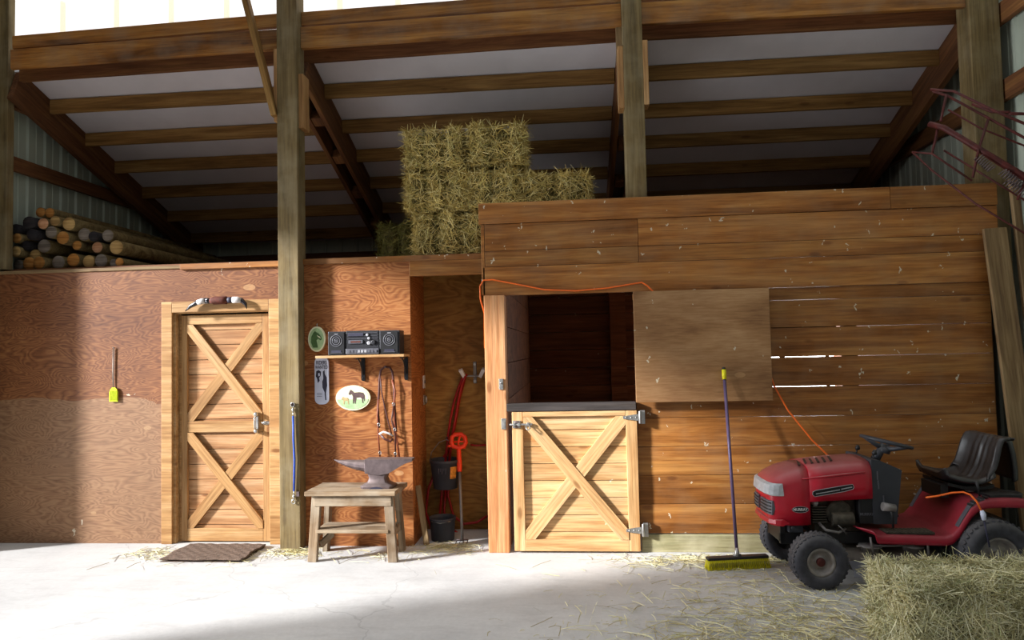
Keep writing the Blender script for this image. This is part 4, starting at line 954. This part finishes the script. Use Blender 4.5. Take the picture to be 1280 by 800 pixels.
# ------------------------------------------------------------------ riding mower
mw = thing('riding_mower', 'dusty red riding mower parked against the stall wall', 'lawn mower', (2.25, 5.27, 0))
CY = 5.27
prof = [(-1, 0), (-1, .30), (-1, .55), (-.985, .72), (-.93, .85), (-.80, .935), (-.55, .98), (-.2, 1.0), (.2, 1.0), (.55, .98), (.80, .935), (.93, .85), (.985, .72), (1, .55), (1, .30), (1, 0)]
def hood_ring(x, hw, zb, zt): return [(x, CY+u*hw, zb+(zt-zb)*v) for u, v in prof]
b = MB(); b.loft([hood_ring(*s) for s in ((1.372, .12, .44, .655), (1.378, .16, .425, .685), (1.395, .188, .41, .712), (1.43, .205, .40, .745), (1.50, .212, .395, .780), (1.58, .215, .395, .803), (1.645, .216, .40, .814))])
b.loft([hood_ring(*s) for s in ((1.645, .216, .56, .814), (1.75, .217, .565, .826), (1.90, .219, .572, .840), (2.02, .22, .578, .847), (2.075, .22, .58, .848))])
hood = b.build('hood', M['red'], mw)
# character line ridge along the side
for s in (-1, 1):
    MB().tube([(1.60, CY+s*.214, .722), (1.75, CY+s*.218, .736), (1.9, CY+s*.2195, .752), (2.03, CY+s*.220, .765)], [.004, .008, .009, .006], 8).build('side_ridge', M['red'], hood)
    pl = [(1.662, .612), (1.675, .598), (1.88, .632), (1.94, .648), (1.948, .662), (1.940, .682), (1.88, .674), (1.685, .642), (1.664, .632)]
    y0, y1 = (CY-.2245, CY-.210) if s < 0 else (CY+.210, CY+.2245)
    tr = MB().prism(pl, y0, y1).build('side_trim', M['blackgloss'], hood, bev=.002)
    yy = CY+s*.2252
    MB().tube([(x, yy-s*.001, z) for x, z in pl], .0022, 5, False, True).build('chrome_edge', M['silver'], tr)
    MB().prism([(1.685, .614), (1.85, .642), (1.85, .648), (1.685, .620)], yy-.001, yy+.001).prism([(1.86, .645), (1.935, .660), (1.935, .667), (1.86, .652)], yy-.001, yy+.001).build('trim_stripe', M['silver'], tr)
    # oval badge
    yb = CY+s*.216
    bd = MB().prism(ell(1.575, .507, .056, .021, 28), yb-.003, yb+.003).build('badge', M['blackgloss'], hood, bev=.001)
    MB().tube([(x, yb+s*.003, z) for x, z in ell(1.575, .507, .057, .022, 28)], .0012, 5, False, True).build('badge_ring', M['silver'], bd)
    text('MURRAY', (1.575, yb+s*.0042, .507), .027, M['white'], bd, (PI/2, 0, 0 if s < 0 else PI), .92, 'badge_lettering', .0005)
vents = [(1.655, .035), (1.695, .035), (1.735, .035), (1.775, .035), (1.815, .03), (1.855, .03)]
zt = lambda x: .814+(x-1.645)*.114
for i, x in enumerate((1.60, 1.645, 1.69, 1.735, 1.78, 1.825)):
    b = MB(); z = (.803+(x-1.58)*.17 if x < 1.645 else zt(x))+.0055
    b.add([(x, CY-.14, z-.004), (x+.016, CY-.14, z-.003), (x+.056, CY+.02, z+.003), (x+.04, CY+.02, z+.002)], [(0, 1, 2, 3)]); b.build('vent_slot', M['black'], hood, solid=.004)
# nose
b = MB(); b.loft([[(x0+dx, CY+y, z) for dx, z in ((0, .60), (-.012, .61), (-.002, .675), (.022, .69), (.03, .60))] for y, x0 in ((-.213, 1.440), (-.204, 1.405), (-.185, 1.380), (-.125, 1.363), (0, 1.357), (.125, 1.363), (.185, 1.380), (.204, 1.405), (.213, 1.440))], True, False, False)
b.build('headlight', M['lamp'], hood, bev=.003)
for s in (-1, 1):
    g = MB(); g.loft([[(x0+dx, CY+s*y, z) for dx, z in ((0, .462), (-.008, .466), (-.004, .560), (.006, .565), (.02, .51))] for y, x0 in ((.025, 1.362), (.10, 1.365), (.16, 1.373), (.195, 1.392))], True, False, False)
    g = g.build('grille', M['stereogrey'], hood, bev=.002)
    bb = MB()
    for k in range(4): bb.tube([(x0-.011, CY+s*y, .478+k*.023) for y, x0 in ((.03, 1.364), (.10, 1.366), (.157, 1.374), (.19, 1.392))], .004, 5)
    bb.build('grille_slat', M['black'], g)
b = MB(); b.loft([[(x0+dx, CY+y, z) for dx, z in ((0, .388), (-.018, .40), (-.014, .43), (.004, .438), (.05, .41))] for y, x0 in ((-.214, 1.455), (-.205, 1.42), (-.16, 1.385), (0, 1.372), (.16, 1.385), (.205, 1.42), (.214, 1.455))], True, False, False)
b.build('bumper', M['red'], mw, bev=.003)
# chassis and engine
b = MB(); b.box((1.45, CY-.15, .25), (2.7, CY-.115, .33)); b.box((1.45, CY+.115, .25), (2.7, CY+.15, .33)); b.box((1.45, CY-.15, .26), (1.49, CY+.15, .39)); b.box((2.62, CY-.20, .24), (3.0, CY+.2, .42)); b.build('chassis', M['black'], mw, bev=.004)
b = MB(); b.box((1.70, CY-.13, .33), (2.02, CY+.13, .56)); b.lathe([(.09, 0), (.09, .05), (.07, .06)], (1.86, CY-.12, .47), (0, -1, 0), 20)
for k in range(7): b.box((1.675, CY-.165, .40+k*.018), (1.78, CY-.10, .408+k*.018))
b.lathe([(.05, 0), (.05, .15)], (1.80, CY-.17, .43), (1, 0, 0), 16)
b.build('engine', M['engine'], mw, bev=.003)
MB().lathe([(.022, 0), (.022, .02), (.014, .035)], (1.70, CY-.15, .53), (0, -.6, .8), 12).build('engine_cap', M['silver'], mw)
b = MB(); b.tube([(1.72, CY-.16, .40), (1.75, CY-.20, .36), (1.84, CY-.20, .34), (1.90, CY-.17, .36)], .010, 8); b.tube([(1.90, CY-.19, .32), (1.86, CY-.21, .37), (1.83, CY-.2, .40)], .004, 6); b.build('exhaust_pipe', M['weld'], mw)
b = MB(); b.box((1.50, CY-.19, .34), (1.60, CY-.13, .392)); b.tube([(1.52, CY-.20, .375), (1.52, CY-.212, .375)], .012); b.build('hitch_bracket', M['dash'], mw, bev=.003)
# axle and wheels
MB().tube([(1.64, CY-.30, .19), (1.64, CY-.22, .26), (1.64, CY+.22, .26), (1.64, CY+.30, .19)], .020, 8).box((1.60, CY-.05, .24), (1.68, CY+.05, .31)).build('front_axle', M['black'], mw)
b = MB(); b.tube([(1.64, CY-.26, .23), (1.76, CY-.22, .26), (1.9, CY-.1, .28)], .008, 8); b.tube([(1.64, CY+.26, .23), (1.76, CY+.22, .26), (1.9, CY+.1, .28)], .008, 8); b.build('tie_rod', M['black'], mw)
def wheel(x, y, r, w, s, rr, cap):
    """s = -1: outer face towards the camera"""
    ax = (0, s, 0); h = w/2
    tp = [(rr, -h*.85), (rr+.012, -h*.98), (r*.82, -h), (r*.95, -h*.86), (r*.995, -h*.45), (r, 0), (r*.995, h*.45), (r*.95, h*.86), (r*.82, h), (rr+.012, h*.98), (rr, h*.85), (rr-.004, 0)]
    b = MB(); b.loft([[Vector((x+math.cos(a)*q, y+s*z, r+math.sin(a)*q)) for a in [2*PI*j/40 for j in range(40)]] for q, z in tp], False, True)
    n = 34
    for k in range(n):
        for row, (o0, tw) in enumerate(((-.62, .5), (0, .5), (.62, .5))):
            a = 2*PI*(k+.5*(row % 2))/n; q = r-(.004 if row != 1 else .001)
            m = Matrix.Translation((x, y, r)) @ Matrix.Rotation(-a, 4, 'Y') @ Matrix.Rotation(R(28 if row % 2 else -28), 4, 'X')
            b.box((q-.008, o0*h-.24*h, -.009), (q+.0025, o0*h+.24*h, .009), m)
    o = b.build('wheel', M['rubber'], mw)
    rm = MB(); rm.lathe([(rr, h*.80), (rr-.006, h*.86), (rr-.018, h*.80), (rr-.03, h*.45), (.045, h*.38), (.04, h*.55), (.001, h*.56)], (x, y, r), ax, 32, False); rm = rm.build('rim', M['rim'], o)
    MB().lathe([(.03, h*.5), (.03, h*.72), (.022, h*.80), (.001, h*.81)], (x, y, r), ax, 20).build('hub_cap', M[cap], rm)
    MB().lathe([(rr-.002, -h*.8), (rr-.03, -h*.5), (.001, -h*.5)], (x, y, r), ax, 28, False).build('inner_disc', M['black'], o)
wheel(1.645, CY-.325, .187, .145, -1, .098, 'rustred'); wheel(1.64, CY+.325, .187, .145, 1, .098, 'rustred')
wheel(2.80, CY-.315, .232, .22, -1, .125, 'weld'); wheel(2.80, CY+.315, .232, .22, 1, .125, 'weld')
# dash tower
b = MB(); b.loft([[(x, CY-hw, z) for x, z in s]+[(x, CY+hw, z) for x, z in reversed(s)] for hw, s in ((.205, ((2.08, .40), (2.08, .842), (2.14, .838), (2.275, .775))),)], False) if False else None
b.prism([(2.078, .40), (2.078, .850), (2.14, .842), (2.285, .775), (2.275, .70), (2.235, .40)], CY-.212, CY+.212); dash = b.build('dash_tower', M['dash'], mw, bev=.012)
MB().box((1.985, CY-.205, .40), (2.085, CY+.205, .575)).build('lower_cowl', M['black'], dash, bev=.006)
text('MURRAY', (2.035, CY-.2065, .468), .026, M['stereogrey'], dash, (PI/2, 0, 0), .9, 'cowl_lettering', .0004)
b = MB()
for (x, z, l) in ((2.115, .74, .03), (2.118, .69, .015), (2.12, .665, .02), (2.15, .56, .04)): b.box((x-.003, CY-.216, z-l), (x+.005, CY-.210, z+l))
b.build('dash_mark', M['stereogrey'], dash)
MB().tube([(2.19, CY, .80), (2.235, CY, .87), (2.265, CY, .93)], [.034, .028, .022], 12).build('steering_column', M['dash'], mw)
nrm = Vector((.25, 0, .97)).normalized(); uu = Vector((0, 1, 0)); ww = nrm.cross(uu); wc = Vector((2.285, CY, .945))
sw = MB(); sw.tube([wc+(uu*math.cos(a)+ww*math.sin(a))*.168 for a in [2*PI*k/36 for k in range(36)]], .0125, 8, False, True)
hubp = wc-nrm*.055
for a in (R(90), R(215), R(325)):
    e = wc+(uu*math.cos(a)+ww*math.sin(a))*.165; sw.tube([hubp, hubp.lerp(e, .45)-nrm*.004, e], [.022, .016, .012], 8, True)
sw.lathe([(.04, -.03), (.045, 0), (.03, .015)], hubp, nrm, 16); sw.build('steering_wheel', M['dash'], mw)
for y, x in ((CY-.12, 2.13), (CY+.13, 2.12)):
    MB().tube([(x, y, .83 if x < 2.2 else .77), (x+.012, y, .88 if x < 2.2 else .805)], .006, 8).lathe([(.014, 0), (.018, .012), (.01, .035)], (x+.012, y, .87 if x < 2.2 else .80), (.2, 0, 1), 10).build('control_lever', M['black'], mw)
MB().tube([(2.19, CY-.25, .385), (2.185, CY-.26, .47), (2.175, CY-.25, .52)], .008, 8).build('pedal_arm', M['black'], mw)
MB().tube([(2.125, CY-.25, .532), (2.21, CY-.25, .520)], [.030, .026], 12).build('pedal', M['weld'], mw)
# body: foot platform and fenders
top = [(1.955, .385), (2.0, .362), (2.50, .345), (2.545, .36), (2.585, .40), (2.63, .47), (2.675, .535), (2.72, .575), (2.78, .595), (2.90, .60), (3.0, .597), (3.06, .585), (3.085, .56)]
def body_pt(u, v):
    k = u*(len(top)-1); i = min(int(k), len(top)-2); f = k-i
    x = top[i][0]*(1-f)+top[i+1][0]*f; z = top[i][1]*(1-f)+top[i+1][1]*f
    # platform corner is cut back towards the centre line; the near and far edges roll down into a skirt
    q = v*2-1; a = abs(q); hw = .335
    e = [(0, 0, 0), (.86, .86*hw, 0), (.95, .965*hw, -.004), (.985, hw*.995, -.022), (1.0, hw, -.062)]
    for j in range(len(e)-1):
        if e[j][0] <= a <= e[j+1][0]:
            g = (a-e[j][0])/(e[j+1][0]-e[j][0]); y = e[j][1]*(1-g)+e[j+1][1]*g; dz = e[j][2]*(1-g)+e[j+1][2]*g; break
    if x < 2.06: x += max(0, (a-.62))*.22*(1-(x-1.955)/.105)
    sk = 1.0+.9*max(0, min(1, (x-2.5)/.2))*0
    return Vector((x, CY+math.copysign(y, q), z+dz*sk))
vv = [0, .004, .01, .02, .035, .05, .07]+[.07+.86*k/16 for k in range(1, 16)]+[.93, .95, .965, .98, .99, .996, 1]
b = MB(); nu = 48
vs = [body_pt(i/nu, v) for i in range(nu+1) for v in vv]; w = len(vv)
b.add(vs, [(i*w+j, (i+1)*w+j, (i+1)*w+j+1, i*w+j+1) for i in range(nu) for j in range(w-1)], True)
bo = b.build('fender_body', M['reddeep'], mw, solid=.008)
for s in (-1, 1):
    f = MB(); y0, y1 = CY+s*.185, CY+s*.305
    f.box((2.12, y0, .352), (2.44, y1, .366))
    for k in range(12): f.box((2.13+k*.026, y0+s*.008, .366), (2.142+k*.026, y1-s*.008, .3695))
    f.build('foot_pad', M['engine'], bo)
    g = MB(); yy = CY+s*.30
    g.loft([[(x-.0, yy-.02, z+.006), (x, yy+.02, z+.006), (x+.004, yy+.02, z-.004), (x+.004, yy-.02, z-.004)] for x, z in ((2.588, .402), (2.63, .47), (2.675, .536), (2.72, .576), (2.77, .592))], True, False, False); g.build('grip_pad', M['stereogrey'], bo)
    h = MB()
    for x, z, a in ((2.685, .553, 38), (2.705, .570, 34), (2.73, .586, 26), (2.757, .597, 18), (2.785, .603, 10)):
        h.box((-.007, -.028, -.003), (.007, .028, .004), Matrix.Translation((x, yy, z)) @ Matrix.Rotation(-R(a), 4, 'Y'))
    h.build('grip_rib', M['black'], bo)
MB().lathe([(.07, 0), (.075, .012), (.06, .02), (.055, .006)], (3.0, CY-.22, .60), (0, 0, 1), 24).build('cup_holder', M['black'], bo)
b = MB(); b.loft([[(x, CY+y*.30, z) for y in (-1, -.5, 0, .5, 1)]+[(x, CY+y*.30, z-.04) for y in (1, .5, 0, -.5, -1)] for x, z in ((2.82, .612), (2.9, .616), (3.03, .612))], True, False, False); b.build('rear_tray', M['black'], bo)
# deck
b = MB(); rings = []
for z, sc in ((.10, 1), (.17, 1), (.205, .93), (.215, .6)):
    rings.append([(2.20+.36*sc*math.copysign(abs(math.cos(a))**.7, math.cos(a)), CY+.02+.40*sc*math.copysign(abs(math.sin(a))**.7, math.sin(a)), z) for a in [2*PI*k/36 for k in range(36)]])
b.loft(rings); dk = b.build('mowing_deck', M['deck'], mw)
for x in (2.05, 2.34): MB().lathe([(.06, .0), (.06, .03), (.075, .032), (.075, .045), (.03, .05)], (x, CY-.2, .21), (0, 0, 1), 20).build('pulley', M['weld'], dk)
b = MB(); b.loft([[(x, CY-.36-dy, z), (x+.16, CY-.36-dy, z), (x+.16, CY-.36-dy, z+.004), (x, CY-.36-dy, z+.004)] for x, dy, z in ((1.86, -.06, .17), (1.85, .03, .13), (1.84, .06, .10))], True, False, False); b.build('discharge_chute', M['stereogrey'], dk)
b = MB(); b.tube([(2.02, CY-.28, .33), (2.03, CY-.29, .21)], .008, 6); b.tube([(2.40, CY-.28, .33), (2.40, CY-.29, .21)], .008, 6); b.tube([(1.95, CY-.22, .25), (2.2, CY-.25, .26), (2.5, CY-.22, .27)], .008, 6); b.build('lift_link', M['weld'], mw)
# seat
sp_pts = [(2.60, .745), (2.612, .708), (2.66, .692), (2.74, .674), (2.81, .668), (2.87, .690), (2.91, .750), (2.938, .83), (2.965, .92), (2.995, .98), (3.03, .992), (3.062, .96), (3.085, .87), (3.098, .76), (3.10, .69)]
def seat_pt(u, v):
    k = u*(len(sp_pts)-1); i = min(int(k), len(sp_pts)-2); f = k-i; f2 = f*f*(3-2*f)*.3+f*.7
    x = sp_pts[i][0]*(1-f2)+sp_pts[i+1][0]*f2; z = sp_pts[i][1]*(1-f2)+sp_pts[i+1][1]*f2
    q = v*2-1; a = abs(q); bol = max(0, (a-.5)/.5)
    wid = .235-.05*max(0, (u-.5)/.5)-.03*max(0, (.15-u)/.15)
    lift = .06*bol**1.5*(1 if u < .62 else max(0, 1-(u-.62)/.15))
    if u < .4: dz, dx = lift, 0
    else: dz, dx = lift*.3, -lift*.9
    if u > .70: dx += .0
    edge = max(0, (a-.86)/.14)
    dz -= edge**2*.05*(1 if u < .45 else .2); dx += edge**2*.05*(0 if u < .45 else (1 if u < .72 else -.8))
    pl = .010*math.sin(v*46+u*3)*max(0, 1-a*1.5)*min(1, (u-.30)*12, (.70-u)*12) if .30 < u < .70 else 0
    return Vector((x+dx-pl*.5, CY+q*wid, z+dz+pl))
b = MB(); b.grid(seat_pt, 60, 64); st_ = b.build('seat', M['vinyl'], mw, solid=.022)
b = MB(); b.loft([[(x, CY-.17, z), (x, CY+.17, z), (x, CY+.17, z-.022), (x, CY-.17, z-.022)] for x, z in ((2.62, .675), (2.73, .648), (2.86, .645), (2.93, .66))], True, False, False); b.build('seat_pan', M['black'], st_)
for y in (-.11, .11):
    b = MB(); b.tube([(2.80+.03*math.cos(k*.6), CY+y+.03*math.sin(k*.6), .600+.0011*k) for k in range(42)], .006, 6); b.build('seat_spring', M['darksteel'], mw)
MB().box((2.585, CY-.13, .56), (2.64, CY+.13, .655)).build('seat_bracket', M['black'], mw, bev=.004)
MB().tube([(2.775, CY-.26, .60), (2.765, CY-.262, .66), (2.762, CY-.25, .70)], [.006, .008, .014], 8).build('deck_lever', M['black'], mw)
MB().tube([(2.625, CY+.20, .69), (2.61, CY+.20, .745)], [.008, .02], 8).build('seat_knob', M['black'], mw)
mw.matrix_basis = Matrix.Translation((2.25, 5.27, 0)) @ Matrix.Rotation(R(1.5), 4, 'Z')

# ------------------------------------------------------------------ light
SUN_E, SUN_S, AREA_P, WORLD, EXPO = 20, 12.0, 105, .9, 0.0
L = bpy.data.lights.new('sun', 'SUN'); L.energy = SUN_S; L.angle = R(5); L.color = (.98, .985, 1)
o = bpy.data.objects.new('sun', L); COL.objects.link(o)
o.rotation_euler = Vector((.915*math.cos(R(SUN_E)), .40*math.cos(R(SUN_E)), -math.sin(R(SUN_E)))).to_track_quat('-Z', 'Y').to_euler(); o.location = (-9, 2, 3)
L = bpy.data.lights.new('doorway_daylight', 'AREA'); L.shape = 'RECTANGLE'; L.size = 2.8; L.size_y = 3.6; L.energy = AREA_P; L.color = (.90, .95, 1); L.spread = R(85)
o = bpy.data.objects.new('doorway_daylight', L); COL.objects.link(o); o.location = (XL-.12, 4.2, 1.9)
o.rotation_euler = Vector((1, 0.04, 0)).to_track_quat('-Z', 'Z').to_euler()
w = bpy.data.worlds.new('world'); SC.world = w; w.use_nodes = True
nt = w.node_tree; bg = nt.nodes['Background']; tc = nt.nodes.new('ShaderNodeTexCoord'); sx = nt.nodes.new('ShaderNodeSeparateXYZ'); rp = nt.nodes.new('ShaderNodeValToRGB')
nt.links.new(tc.outputs['Generated'], sx.inputs[0]); nt.links.new(sx.outputs[2], rp.inputs[0]); nt.links.new(rp.outputs[0], bg.inputs[0])
rp.color_ramp.elements[0].color = (.085, .088, .09, 1); rp.color_ramp.elements[0].position = .1; rp.color_ramp.elements[1].color = (.92, .96, 1, 1); rp.color_ramp.elements[1].position = .9
bg.inputs[1].default_value = WORLD
vs_ = SC.view_settings; vs_.view_transform = 'Standard'; vs_.look = 'None'; vs_.gamma = 1; vs_.exposure = EXPO; vs_.use_curve_mapping = False
